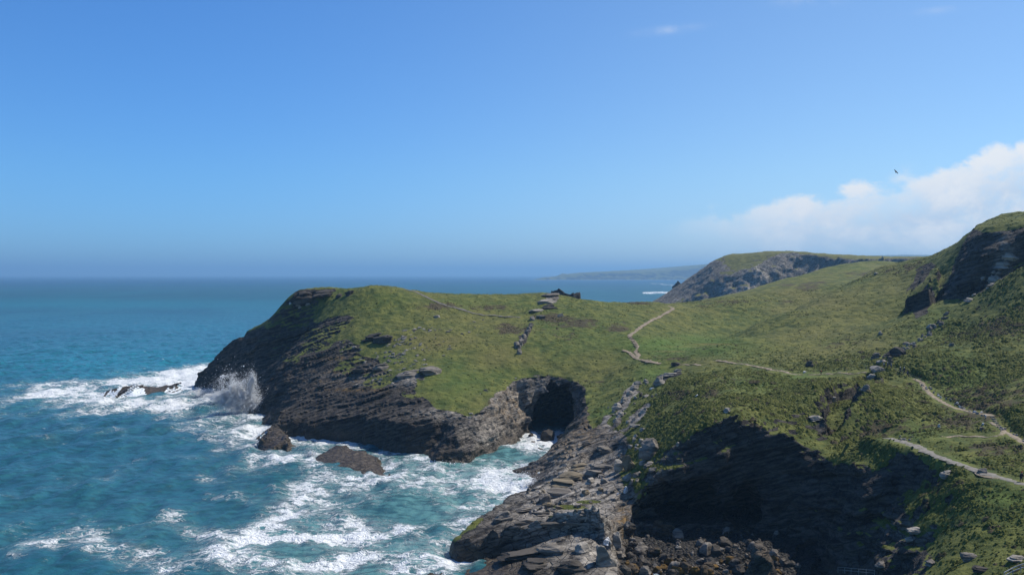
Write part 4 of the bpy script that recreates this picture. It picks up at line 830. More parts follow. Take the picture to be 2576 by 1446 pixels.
# ------------------------------------------------------------------ hillside stones, crags and path edging
for px, py, w, h, mt, lab in [(2215, 843, 10, 10, 'pale', 'lone rounded pale boulder on the smooth slope'), (2385, 1200, 26, 16, 'pale', 'layered pale boulder on the slope below the broad path'), (2472, 1190, 22, 12, 'grey', 'grey boulder at the grassy edge of the broad path'), (2363, 1074, 6, 8, 'white', 'small white stone above the path fork'), (2037, 922, 18, 14, 'dark', 'dark mossy rock above the shelf path'), (2024, 937, 8, 4, 'white', 'white stone beside the shelf path'),
                             (2241, 916, 11, 20, 'ochre', 'upright pinkish stone beside the footbridge'), (2222, 912, 22, 8, 'pale', 'flat pale slab behind the walkers'), (2228, 898, 14, 8, 'grey', 'grey stone above the pale slab'), (2263, 895, 46, 22, 'dark', 'dark leaning crag above the footbridge'), (2205, 900, 26, 12, 'grey', 'thin tilted slab running down to the footbridge'),
                             (2590, 1080, 12, 8, 'pale', 'stone beside the stepped path at the frame edge'), (2545, 650, 34, 18, 'pale', 'upper pale rock shelf under the summit crag'), (2522, 672, 36, 14, 'pale', 'middle pale rock shelf under the summit crag'), (2508, 706, 30, 18, 'pale', 'lower pale rock shelf under the summit crag'), (2440, 757, 20, 8, 'pale', 'pale rock rib on the slope below the summit crag'), (2452, 744, 10, 6, 'pale', 'smaller pale rock above the rib'), (2395, 870, 12, 8, 'grey', 'grey boulder right of the rock line'), (2205, 690, 12, 5, 'pale', 'pale stone near the far skyline'),
                             (2474, 1068, 8, 5, 'white', 'white slab on the dark bank above the steps'), (2470, 1080, 10, 8, 'grey', 'grey stone in the bank between the two paths'), (2210, 935, 30, 14, 'pale', 'broken pale rock below the walkers'), (2195, 955, 22, 16, 'pale', 'pale-faced rock at the head of the gully'), (2180, 985, 24, 18, 'grey', 'grey rock down the gully edge'), (2098, 1010, 14, 12, 'pale', 'pale stone at the foot of the gully rock'), (2050, 1055, 40, 9, 'pale', 'pale curved ledge below the gully'),
                             (2345, 1420, 26, 12, 'grey', 'grey ledge low on the shaded slope'), (2440, 1408, 34, 16, 'grey', 'bedded rock near the lower right edge'), (2560, 1410, 40, 10, 'pale', 'pale ledge above the handrail'), (2310, 1340, 40, 12, 'pale', 'pale sunlit rock rib on the cliff'), (2290, 1360, 20, 9, 'pale', 'pale rib below the sunlit one'), (2220, 1425, 26, 12, 'grey', 'pale-blue slab near the foot of the cliff'), (2470, 1435, 40, 10, 'dark', 'dark ledge left of the handrail')]:
    stone('boulder' if h > w * .45 else 'rock', px, py, w, h, mat=mt, seed=int(px + py), label=lab, cat='boulder' if h > w * .45 else 'rock', block=.65, bedded=.9, n=9, sink=.3)
for i in range(26):
    t = i / 25; px = 2382 - t * 118 + rs.normal() * 5; py = 796 + t * 88 + rs.normal() * 4 + (8 * math.sin(t * 3))
    stone('rock', px, py, rs.uniform(6, 15), rs.uniform(4, 9), mat='pale' if rs.rand() < .45 else 'grey', seed=500 + i % 8, yaw=rs.rand(), label='rock in the broken line down the hillside to the footbridge', group='rock line above the footbridge', sink=.5, block=.65, bedded=.8)
for i in range(20):
    t = rs.rand(); px = 2545 - t * 60 + rs.normal() * 10; py = 640 + t * 85 + rs.normal() * 8
    stone('rock', px, py, rs.uniform(7, 18), rs.uniform(4, 9), mat='pale', seed=510 + i % 8, yaw=rs.rand(), label='pale broken rock on the slope under the summit crag', group='broken rocks under the summit crag', block=.75, bedded=.9)
for i in range(34):
    t = rs.rand(); px = 2318 + t * 175; py = 972 + 92 * t ** .82 - 7 + rs.normal() * 2.5
    stone('stone', px, py, rs.uniform(4, 9), rs.uniform(3, 6), mat='pale' if rs.rand() < .7 else 'white', seed=520 + i % 6, yaw=rs.rand() * 2, label='pale stone edging the upper path', group='stones edging the upper path', cat='stone', block=.6)
for i in range(14):
    t = rs.rand(); px = 2505 + t * 75; py = 1075 + 36 * t + rs.normal() * 3 - 4
    stone('stone', px, py, rs.uniform(4, 9), rs.uniform(3, 6), mat='pale', seed=530 + i % 6, yaw=rs.rand() * 2, label='pale stone beside the path below the stone steps', group='stones beside the path below the steps', cat='stone', block=.6)
for i in range(13):
    t = rs.rand(); px = 2262 + t * 40; py = 1108 + rs.normal() * 4 - 3
    stone('stone', px, py, rs.uniform(3, 7), rs.uniform(2, 4), mat='pale', seed=540 + i % 5, label='pale stone at the fork of the broad path', group='stones at the path fork', cat='stone', block=.6)

# ------------------------------------------------------------------ boulders of the cove beach
BEACH = [(1577, 1338, 18, 26, 'grey', 'pointed grey rock against the spine wall'), (1600, 1366, 18, 14, 'pale', 'pale flat-topped boulder at the head of the boulder beach'), (1592, 1362, 14, 12, 'ochre', 'orange-brown boulder at the head of the boulder beach'), (1612, 1392, 38, 26, 'grey', 'largest grey boulder on the beach'), (1560, 1402, 36, 14, 'grey', 'long grey boulder lying against the spine'), (1640, 1396, 26, 18, 'dark', 'dark squat boulder right of the largest one'),
         (1692, 1352, 22, 16, 'dark', 'shaded square boulder under the cove wall'), (1706, 1378, 14, 7, 'pale', 'flat pale stone in the middle of the beach'), (1740, 1432, 14, 9, 'pale', 'pale wet stone by the water line'), (1552, 1380, 26, 40, 'pale', 'upright white-veined rock at the foot of the spine'), (1528, 1366, 20, 14, 'white', 'white quartz block lodged in the spine foot'),
         (1950, 1408, 22, 16, 'grey', 'cracked block right of the dome boulder'), (1968, 1418, 20, 14, 'grey', 'leaning block right of the cracked one'), (1988, 1422, 26, 12, 'dark', 'low slab furthest right of the dome boulder'), (1925, 1416, 16, 18, 'pale', 'pale jagged rock at the foot of the dome boulder'), (2008, 1426, 12, 10, 'grey', 'small tilted plate beside the low slab')]
for i, (px, py, w, h, mt, lab) in enumerate(BEACH):
    stone('boulder', px, py, w, h, mat=mt, seed=560 + i, label=lab, cat='boulder', block=.6, n=9, sink=.3, yaw=(i * .7) % 1.5)
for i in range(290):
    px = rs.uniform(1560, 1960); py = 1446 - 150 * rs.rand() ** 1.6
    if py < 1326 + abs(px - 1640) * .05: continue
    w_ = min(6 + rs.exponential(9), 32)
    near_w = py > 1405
    stone('boulder', px, py, w_, w_ * rs.uniform(.5, .8), mat=rs.choice(['weed', 'brown', 'grey', 'dark'] if near_w else ['grey', 'dark', 'dark', 'brown', 'grey'] if py > 1340 else ['dark', 'dark', 'brown']), seed=580 + i % 12, yaw=rs.rand() * 3, block=.5, label='weed-brown boulder strewn at the water line of the cove' if near_w else 'grey boulder strewn across the cove beach', group='boulders at the water line of the cove' if near_w else 'boulders on the cove beach', sink=.3)  # darker stone toward the back, painting in the shade under the wall
print('stones', time.time() - T0)
# ------------------------------------------------------------------ paths
def flat_mat(name, a, b, scale=1.2, rough=.9, green=False):
    m = NT(name); p = m.pos(); n = m.noise(p, scale, 5, .65)
    c = m.mix(m.ramp(n, .3, .7), a, b)
    if green: c = m.mix(m.ramp(m.noise(p, .7, 5, .7), .54, .66, 0, .8), c, (.085, .09, .03))
    m.bsdf(c, rough, .2, m.bump(n, .5, .1)); return m.m
DIRT = flat_mat('trodden_earth', (.15, .115, .075), (.36, .29, .21), green=True); GRIT = flat_mat('grey_path_grit', (.14, .125, .105), (.27, .245, .21), green=True); TRACK = flat_mat('grey_track', (.10, .09, .075), (.20, .18, .15))
def curve_pts(P3, step):
    P3 = [np.array(p) for p in P3]; out = []
    for i in range(len(P3) - 1):
        p0 = P3[max(i - 1, 0)]; p1 = P3[i]; p2 = P3[i + 1]; p3 = P3[min(i + 2, len(P3) - 1)]
        n = max(2, int(np.linalg.norm(p2 - p1) / step))
        for k in range(n):
            t = k / n
            out.append(.5 * ((2 * p1) + (-p0 + p2) * t + (2 * p0 - 5 * p1 + 4 * p2 - p3) * t * t + (-p0 + 3 * p1 - 3 * p2 + p3) * t ** 3))
    out.append(P3[-1]); return out
PATHS = []
def ribbon(name, pts, width, mat, label, step=.6, lift=.10, kind='structure', seed=0):
    PATHS.append(pts); hits = [ground(*p[:2]) for p in pts]; P3 = [(h[0].x, h[0].y) for h in hits if h]
    c = curve_pts(P3, step); n = len(c); rs = np.random.RandomState(seed); v = []; A = 7
    wv = np.convolve(rs.uniform(.7, 1.3, n + 8), np.ones(9) / 9, 'valid')
    for i in range(n):
        t = c[min(i + 1, n - 1)] - c[max(i - 1, 0)]; t /= np.linalg.norm(t) + 1e-9; nr = np.array([-t[1], t[0]])
        w = width * (wv[i] ** 1.8 + .22 * rs.randn())
        for k in range(A):
            q = c[i] + nr * w * (k / (A - 1) - .5)
            h = drop(q[0], q[1]); v.append((q[0], q[1], (h[0].z if h else 0)))
    v = np.array(v).reshape(n, A, 3)
    z = v[:, :, 2]; zc = np.median(z, axis=1); k_ = np.ones(5) / 5
    zs = np.convolve(np.pad(zc, 2, mode='edge'), k_, 'valid')[:, None]
    v[:, :, 2] = np.maximum(z + lift, np.minimum(zs + lift, z + .45)); v[:, [0, -1], 2] = z[:, [0, -1]] - .1
    idx = np.arange(n * A).reshape(n, A)
    q = np.stack([idx[:-1, :-1], idx[:-1, 1:], idx[1:, 1:], idx[1:, :-1]], -1).reshape(-1, 4)
    vv = v.reshape(-1, 3)
    if vnormals(vv, q)[:, 2].mean() < 0: q = q[:, ::-1]
    o = mesh_np(name, vv, q, mat, True); tag(o, label, None, kind=kind); return o
ribbon('path', [(1683, 770), (1692, 778), (1672, 790), (1642, 805), (1612, 823), (1592, 838), (1584, 846), (1595, 859), (1603, 873), (1600, 884), (1606, 894), (1599, 901)], 1.7, DIRT, 'pale trodden path winding down from the saddle', seed=1)
ribbon('path', [(1566, 881), (1585, 888), (1600, 901), (1635, 910), (1662, 915)], 1.9, DIRT, 'pale path branching at the foot of the saddle path', seed=2)
ribbon('path', [(1698, 918), (1730, 918), (1760, 920)], 1.2, DIRT, 'short pale path past the knoll', seed=3)
ribbon('path', [(1798, 908), (1850, 914), (1900, 921), (1950, 931), (2000, 942), (2016, 943)], 1.5, DIRT, 'thin pale path crossing the green shelf', seed=4)
ribbon('path', [(2034, 943), (2060, 942), (2090, 941), (2140, 941), (2180, 937)], .9, DIRT, 'faint path running on to the footbridge', seed=5)
ribbon('path', [(1018, 727), (1050, 736), (1076, 749), (1120, 768), (1180, 784), (1240, 793), (1310, 799)], 1.5, TRACK, 'grey track over the back of the headland', seed=6)
ribbon('path', [(2300, 953), (2318, 962), (2325, 975), (2345, 995), (2372, 1012), (2410, 1028), (2450, 1038), (2478, 1042), (2496, 1047)], 1.35, DIRT, 'stony upper path curving down to the stone steps', seed=7)
ribbon('path', [(2492, 1062), (2510, 1072), (2524, 1082), (2520, 1092), (2500, 1097), (2450, 1098), (2400, 1097), (2366, 1097)], .9, DIRT, 'narrow path turning back below the stone steps', seed=8)
ribbon('path', [(2527, 1086), (2548, 1096), (2576, 1113), (2610, 1132)], 1.2, DIRT, 'earth path leaving the steps toward the right edge', seed=9)
ribbon('path', [(2236, 1102), (2270, 1111), (2305, 1122), (2340, 1140), (2380, 1156), (2430, 1173), (2480, 1190), (2530, 1205), (2576, 1218), (2620, 1229)], 2.0, GRIT, 'broad grey gravel path slanting across the lower slope', seed=10)
ribbon('path', [(2440, 1180), (2462, 1192), (2490, 1201), (2515, 1204)], .9, DIRT, 'bare loop worn round the grey boulder beside the broad path', seed=11)
def steps(pts, n, w, dpt, mat, label, group, seed):
    for i in range(n):
        t = i / (n - 1); px = pts[0][0] + (pts[1][0] - pts[0][0]) * t; py = pts[0][1] + (pts[1][1] - pts[0][1]) * t
        stone('step', px, py, w, w * .24, depth=dpt, mat=mat, seed=seed + i % 3, yaw=.15, tilt=(0, 0), block=.97, bedded=.1, n=4, label=label, cat='step', group=group, rough=.02)
steps([(2497, 1050), (2523, 1084)], 8, 13, .45, 'pale', 'pale stone step in the flight joining the upper paths', 'flight of pale stone steps', 600)
steps([(1588, 850), (1600, 874)], 7, 11, .4, 'ochre', 'low brown step on the bend of the saddle path', 'steps on the saddle path', 610)

# ------------------------------------------------------------------ fences and rails
METAL = flat_mat('weathered_rail', (.30, .29, .27), (.44, .43, .40), 3, .6); WOOD = flat_mat('grey_fence_wood', (.20, .17, .13), (.36, .32, .26), 3); ROPE = flat_mat('fence_rope', (.30, .27, .2), (.42, .38, .3), 8)
def tube_np(pts, r, n=6):
    v = []; f = []
    for i, p in enumerate(pts):
        a = np.array(pts[min(i + 1, len(pts) - 1)]) - np.array(pts[max(i - 1, 0)]); a = a / (np.linalg.norm(a) + 1e-9)
        s = np.cross(a, (0, 0, 1)); s = s / np.linalg.norm(s) if np.linalg.norm(s) > .05 else np.array((1., 0, 0)); b = np.cross(s, a)
        for k in range(n):
            t = 2 * math.pi * k / n; v.append(np.array(p) + r * (math.cos(t) * s + math.sin(t) * b))
    for i in range(len(pts) - 1):
        for k in range(n):
            f.append((i * n + k, i * n + (k + 1) % n, (i + 1) * n + (k + 1) % n, (i + 1) * n + k))
    m = len(v); v.append(np.array(pts[0], float)); v.append(np.array(pts[-1], float)); e = (len(pts) - 1) * n
    for k in range(n):
        f.append((m, (k + 1) % n, k, m)); f.append((m + 1, e + k, e + (k + 1) % n, m + 1))
    return np.array(v), f
def tube(name, pts, r, mat, parent=None, origin=(0, 0, 0), n=6):
    v, f = tube_np([np.array(p) - np.array(origin) for p in pts], r, n)
    me = bpy.data.meshes.new(name); me.from_pydata([tuple(x) for x in v], [], [tuple(dict.fromkeys(q)) for q in f]); me.materials.append(mat)
    o = bpy.data.objects.new(name, me); C.objects.link(o); o.parent = parent; return o
def empty(name, loc, label, cat, group=None):
    o = bpy.data.objects.new(name, None); C.objects.link(o); o.location = loc; o.empty_display_size = .5
    tag(o, label, cat, group); return o
def fence(name, posts, label, cat, h=1.1, rails=(1.05,), r=.05, rr=.03, mat=WOOD, rmat=ROPE, railname='rope', sag=.06):
    g = [ground(*p)[0] for p in posts]; root = empty(name, g[0], label, cat); o = tuple(g[0])
    for q in g: tube('post', [tuple(q - Vector((0, 0, .3))), tuple(q + Vector((0, 0, h)))], r, mat, root, o)
    for z in rails:
        pts = []
        for a, b in zip(g[:-1], g[1:]):
            for k in range(6):
                t = k / 6; pts.append(tuple(a.lerp(b, t) + Vector((0, 0, z - sag * 4 * t * (1 - t)))))
        pts.append(tuple(g[-1] + Vector((0, 0, z)))); tube(railname, pts, rr, rmat, root, o)
    return root
fence('rope_fence', [(2252, 934), (2272, 943), (2290, 951), (2303, 956), (2317, 962)], 'thin post and rope fence edging the path by the footbridge', 'fence', 1.1, (1.05, .55))
fence('handrail', [(2526, 1462), (2548, 1450), (2568, 1442), (2592, 1436)], 'pale double handrail cutting the lower right corner', 'handrail', 1.25, (1.2, .75), .05, .07, METAL, METAL, 'rail', 0)
fence('railing', [(2108, 1440), (2125, 1441), (2141, 1443), (2160, 1445), (2179, 1447), (2200, 1449)], 'dim metal railing in the shade at the bottom of the cove', 'railing', 1.15, (1.1, .6), .035, .03, METAL, METAL, 'rail', 0)
for px, py, lab in [(2129, 938, 'lone thin post on the shelf path'), (2180, 930, 'second thin post nearer the footbridge')]:
    q = ground(px, py)[0]; o = tube('post', [(0, 0, -.3), (0, 0, 1.3)], .06, WOOD); o.location = q; tag(o, lab, 'post')

# ------------------------------------------------------------------ people
def skin_obj(name, verts, edges, rad, mat, parent, sub=1):
    me = bpy.data.meshes.new(name); me.from_pydata(verts, edges, []); o = bpy.data.objects.new(name, me); C.objects.link(o)
    m = o.modifiers.new('s', 'SKIN'); m.use_smooth_shade = True
    for i, r in enumerate(rad):
        sv = me.skin_vertices[0].data[i]; sv.radius = (r, r) if not isinstance(r, tuple) else r; sv.use_root = (i == 0)
    if sub: o.modifiers.new('u', 'SUBSURF').levels = sub
    dg = bpy.context.evaluated_depsgraph_get(); new = bpy.data.meshes.new_from_object(o.evaluated_get(dg)); new.name = name
    o.modifiers.clear(); o.data = new; new.materials.clear(); new.materials.append(mat); o.parent = parent
    return o
def plain(name, c, rough=.85):
    m = NT(name); n = m.noise(m.obj(), 9, 3); m.bsdf(m.mix(n, tuple(x * .8 for x in c), tuple(min(x * 1.2, 1) for x in c)), rough, .2); return m.m
SKIN = plain('skin', (.50, .30, .22), .6); HAIRS = [plain('brown_hair', (.05, .03, .02)), plain('fair_hair', (.30, .22, .12)), plain('white_hat', (.75, .74, .7)), plain('grey_hair', (.3, .3, .3)), plain('red_cap', (.35, .03, .03))]
def person(px, py, label, jacket, trousers, hair, face=0., lean=0., stride=.12, squat=0., pack=None, h=1.72):
    """feet at (px,py); face: heading in radians (0 looks away from the camera)"""
    q = ground(px, py)[0]; root = empty('person', q, label, 'person'); root.rotation_euler = (0, 0, face); root.scale = (h / 1.72,) * 3
    hip = .90 - squat; sy = lean
    J = {'pel': (0, 0, hip), 'bel': (0, .25 * sy * .3, hip + .18), 'che': (0, .3 * sy, hip + .38), 'nek': (0, .42 * sy, hip + .56), 'hea': (0, .47 * sy + .02, hip + .67), 'top': (0, .48 * sy + .02, hip + .80), 'nos': (0, .47 * sy + .135, hip + .68)}
    rad = {'pel': .125, 'bel': .12, 'che': .135, 'nek': .052, 'hea': .082, 'top': .075, 'nos': .012}
    E_ = [('pel', 'bel'), ('bel', 'che'), ('che', 'nek'), ('nek', 'hea'), ('hea', 'top'), ('hea', 'nos')]
    for s, sg in (('l', -1), ('r', 1)):
        st = stride * sg
        J[s + 'hip'] = (sg * .10, 0, hip - .05); J[s + 'kne'] = (sg * .11, st * .6 + squat * .8, .48 - squat * .25); J[s + 'ank'] = (sg * .11, st - .02, .09); J[s + 'toe'] = (sg * .13, st + .16, .04)
        J[s + 'sho'] = (sg * .19, .33 * sy, hip + .50); J[s + 'elb'] = (sg * .25, .33 * sy - st * .5 + .02, hip + .22); J[s + 'wri'] = (sg * .24, .33 * sy - st * .9 + .16, hip + .0); J[s + 'han'] = (sg * .235, .33 * sy - st * .9 + .20, hip - .07)
        rad.update({s + 'hip': .095, s + 'kne': .058, s + 'ank': .042, s + 'toe': .035, s + 'sho': .062, s + 'elb': .043, s + 'wri': .030, s + 'han': .034})
        E_ += [('pel', s + 'hip'), (s + 'hip', s + 'kne'), (s + 'kne', s + 'ank'), (s + 'ank', s + 'toe'), ('che', s + 'sho'), (s + 'sho', s + 'elb'), (s + 'elb', s + 'wri'), (s + 'wri', s + 'han')]
        hx, hy, hz = J[s + 'han']
        for f_, (ox, oy, L) in enumerate([(-.02, .02, .075), (-.007, .012, .085), (.008, .004, .08), (.022, -.004, .06), (-.03 * sg, .035, .05)]):
            a, b = s + 'f%da' % f_, s + 'f%db' % f_
            J[a] = (hx + ox, hy + oy + .012, hz - L * .5); J[b] = (hx + ox, hy + oy + .03, hz - L); rad[a] = .009; rad[b] = .008; E_ += [(s + 'han', a), (a, b)]
    def part(name, keys, grow, mat, sub=1):
        ks = [k for k in J if k in keys]; ix = {k: i for i, k in enumerate(ks)}
        return skin_obj(name, [J[k] for k in ks], [(ix[a], ix[b]) for a, b in E_ if a in ix and b in ix], [rad[k] + grow for k in ks], mat, root, sub)
    part('body', list(J), 0, SKIN)
    part('jacket', ['pel', 'bel', 'che'] + [s + k for s in 'lr' for k in ('sho', 'elb', 'wri')], .022, plain('cloth', jacket))
    part('trousers', ['pel'] + [s + k for s in 'lr' for k in ('hip', 'kne', 'ank')], .016, plain('cloth', trousers))
    t = J['top']; v, f = stone_mesh(3, 5, .3, 0, .02)
    o = mesh_np('hat' if hair in (2, 4) else 'hair', (v - np.array([.5 * 0, 0, .5])) * .2 + np.array(t) + np.array([0, -.015, -.01]), f, HAIRS[hair], True); o.parent = root
    if pack:
        v, f = stone_mesh(5, 5, .6, 0, .03)
        o = mesh_np('rucksack', (v - np.array([0, 0, .5])) * np.array([.32, .22, .46]) + np.array([0, .28 * sy - .24, hip + .32]), f, plain('rucksack_cloth', pack), True); o.parent = root
    return root
person(2224, 925, 'walker in a pale blue top, leftmost of the group on the footbridge', (.28, .34, .42), (.03, .035, .05), 0, face=1.2)
person(2233, 926, 'walker in a dark navy coat and white hat in the middle of the group', (.03, .04, .08), (.03, .03, .04), 2, face=-2.2)
person(2242, 928, 'walker in grey with dark trousers at the right of the group', (.16, .17, .19), (.025, .03, .04), 3, face=.4)
person(2265, 938, 'walker in black with a white cap behind the rope fence', (.02, .02, .025), (.02, .022, .03), 2, face=2.4)
person(2275, 939, 'walker in black with a pale cap, second behind the rope fence', (.03, .03, .035), (.05, .05, .07), 2, face=-1.2, pack=(.02, .02, .03))
person(2283, 948, 'lowest walker, in dark blue at the end of the rope fence', (.03, .05, .12), (.03, .035, .05), 0, face=1.8, stride=.25)
person(2066, 942, 'walker stooping in dark clothes with an orange bag beside the shelf path', (.03, .03, .04), (.04, .03, .03), 0, face=1.3, lean=.9, squat=.18, pack=(.45, .10, .03))
person(2569, 1213, 'walker in a dark coat and red cap on the broad path at the frame edge', (.02, .02, .022), (.03, .03, .035), 4, face=-1.1, lean=.35, pack=(.03, .03, .03))

# ------------------------------------------------------------------ bird
def bird():
    secs = [(-.50, .00, -.04, .004), (-.42, .07, -.10, .008), (-.30, .12, -.09, .012), (-.18, .13, -.10, .018), (-.08, .13, -.15, .04), (-.03, .22, -.30, .065), (0, .27, -.33, .075), (.03, .22, -.30, .065), (.08, .13, -.15, .04), (.18, .13, -.10, .018), (.30, .12, -.09, .012), (.42, .07, -.10, .008), (.50, .00, -.04, .004)]
    v = []; f = []; n = 10
    for s, a, b, t in secs:
        for k in range(n):
            th = 2 * math.pi * k / n; x = (a + b) / 2 + (a - b) / 2 * math.cos(th)
            v.append((s, x, t * math.sin(th) * (1 - .5 * abs(math.cos(th))) + .10 * abs(s) ** 1.3))
    for i in range(len(secs) - 1):
        for k in range(n): f.append((i * n + k, i * n + (k + 1) % n, (i + 1) * n + (k + 1) % n, (i + 1) * n + k))
    f.append(tuple(range(n))); f.append(tuple(range((len(secs) - 1) * n, len(secs) * n)))
    me = bpy.data.meshes.new('bird'); me.from_pydata(v, [], f); me.materials.append(plain('black_feathers', (.012, .012, .016), .5))
    o = bpy.data.objects.new('bird', me); C.objects.link(o)
    S = Vector((.74, .15, -.66)).normalized(); F_ = Vector((.55, .45, .66)); F_ = (F_ - S * F_.dot(S)).normalized(); N = S.cross(F_)
    o.matrix_world = Matrix.Translation(Vector(P(2254, 432, 150))) @ Matrix((S, F_, N)).transposed().to_4x4() @ Matrix.Scale(1.0, 4)
    tag(o, 'black bird gliding in the sky left of the clouds', 'bird')
bird()

# ------------------------------------------------------------------ spray thrown up by the breakers
def spray(name, blobs_, n, label, seed):
    rs = np.random.RandomState(seed); pts = []; siz = []
    tot = sum(b[5] for b in blobs_)
    for px, py, d, rx, rz, wgt in blobs_:
        c = np.array(P(px, py, d)); k = int(n * wgt / tot); s = d / FOC
        q = rs.normal(size=(k, 3)) * np.abs(rs.normal(size=(k, 1))) ** .35 * np.array([rx * s, rx * s * .6, rz * s]) * .46
        q += .35 * rx * s * np.stack([fbm(q[:, 0] * .5, q[:, 2] * .5, seed + j * 7., 3) for j in range(3)], 1)
        q += c; q = q[q[:, 2] > .1]; pts.append(q); siz.append(rs.exponential(.035, len(q)) + .035)
    p = np.concatenate(pts); r = np.concatenate(siz); k = len(p)
    base = np.array([(1, 1, 1), (1, -1, -1), (-1, 1, -1), (-1, -1, 1)]) * .7
    o0 = np.array([p[:, 0].mean(), p[:, 1].mean(), 0])
    v = (p[:, None] - o0 + base[None] * r[:, None, None] * rs.uniform(.5, 1.4, (k, 4, 1))).reshape(-1, 3)
    f = (np.arange(k)[:, None, None] * 4 + np.array([(0, 1, 2), (0, 3, 1), (0, 2, 3), (1, 3, 2)])[None]).reshape(-1, 3)
    m = NT('spray_water'); d1 = m.n('BsdfDiffuse'); d1.inputs[0].default_value = (.97, .98, .99, 1); d2 = m.n('BsdfTranslucent'); d2.inputs[0].default_value = (.97, .98, .99, 1)
    mx = m.n('MixShader'); m.link(d1.outputs[0], mx.inputs[1]); m.link(d2.outputs[0], mx.inputs[2]); m.link(mx.outputs[0], m.out.inputs[0])
    o = mesh_np(name, v, f, m.m, True); o.location = o0; tag(o, label, 'spray', kind='stuff')
spray('spray', [(588, 985, 382, 46, 44, 3), (612, 1002, 382, 40, 34, 3), (565, 998, 382, 40, 22, 1.6), (632, 975, 382, 16, 40, .7), (636, 953, 382, 10, 20, .25), (600, 1020, 382, 60, 22, 1.4), (640, 1015, 382, 24, 26, 1), (545, 994, 415, 50, 10, 1.3), (500, 986, 440, 40, 7, .7)], 110000, 'burst of white spray thrown up against the headland tip', 5)
spray('spray', [(782, 1152, 292, 16, 20, 1), (770, 1160, 292, 22, 12, 1), (655, 1128, 310, 20, 10, .6)], 8000, 'small splash on the left end of the larger sea rock', 6)
spray('spray', [(1140, 1178, 280, 36, 12, 1), (1170, 1186, 277, 36, 10, .8), (1100, 1168, 283, 20, 10, .5)], 9000, 'low white splash at the foot of the headland cliff', 7)
spray('spray', [(1335, 1222, 252, 22, 14, 1), (1310, 1200, 262, 20, 10, .7), (1360, 1243, 244, 16, 8, .6)], 9000, 'splash breaking over the brown shelf of the spine', 8)

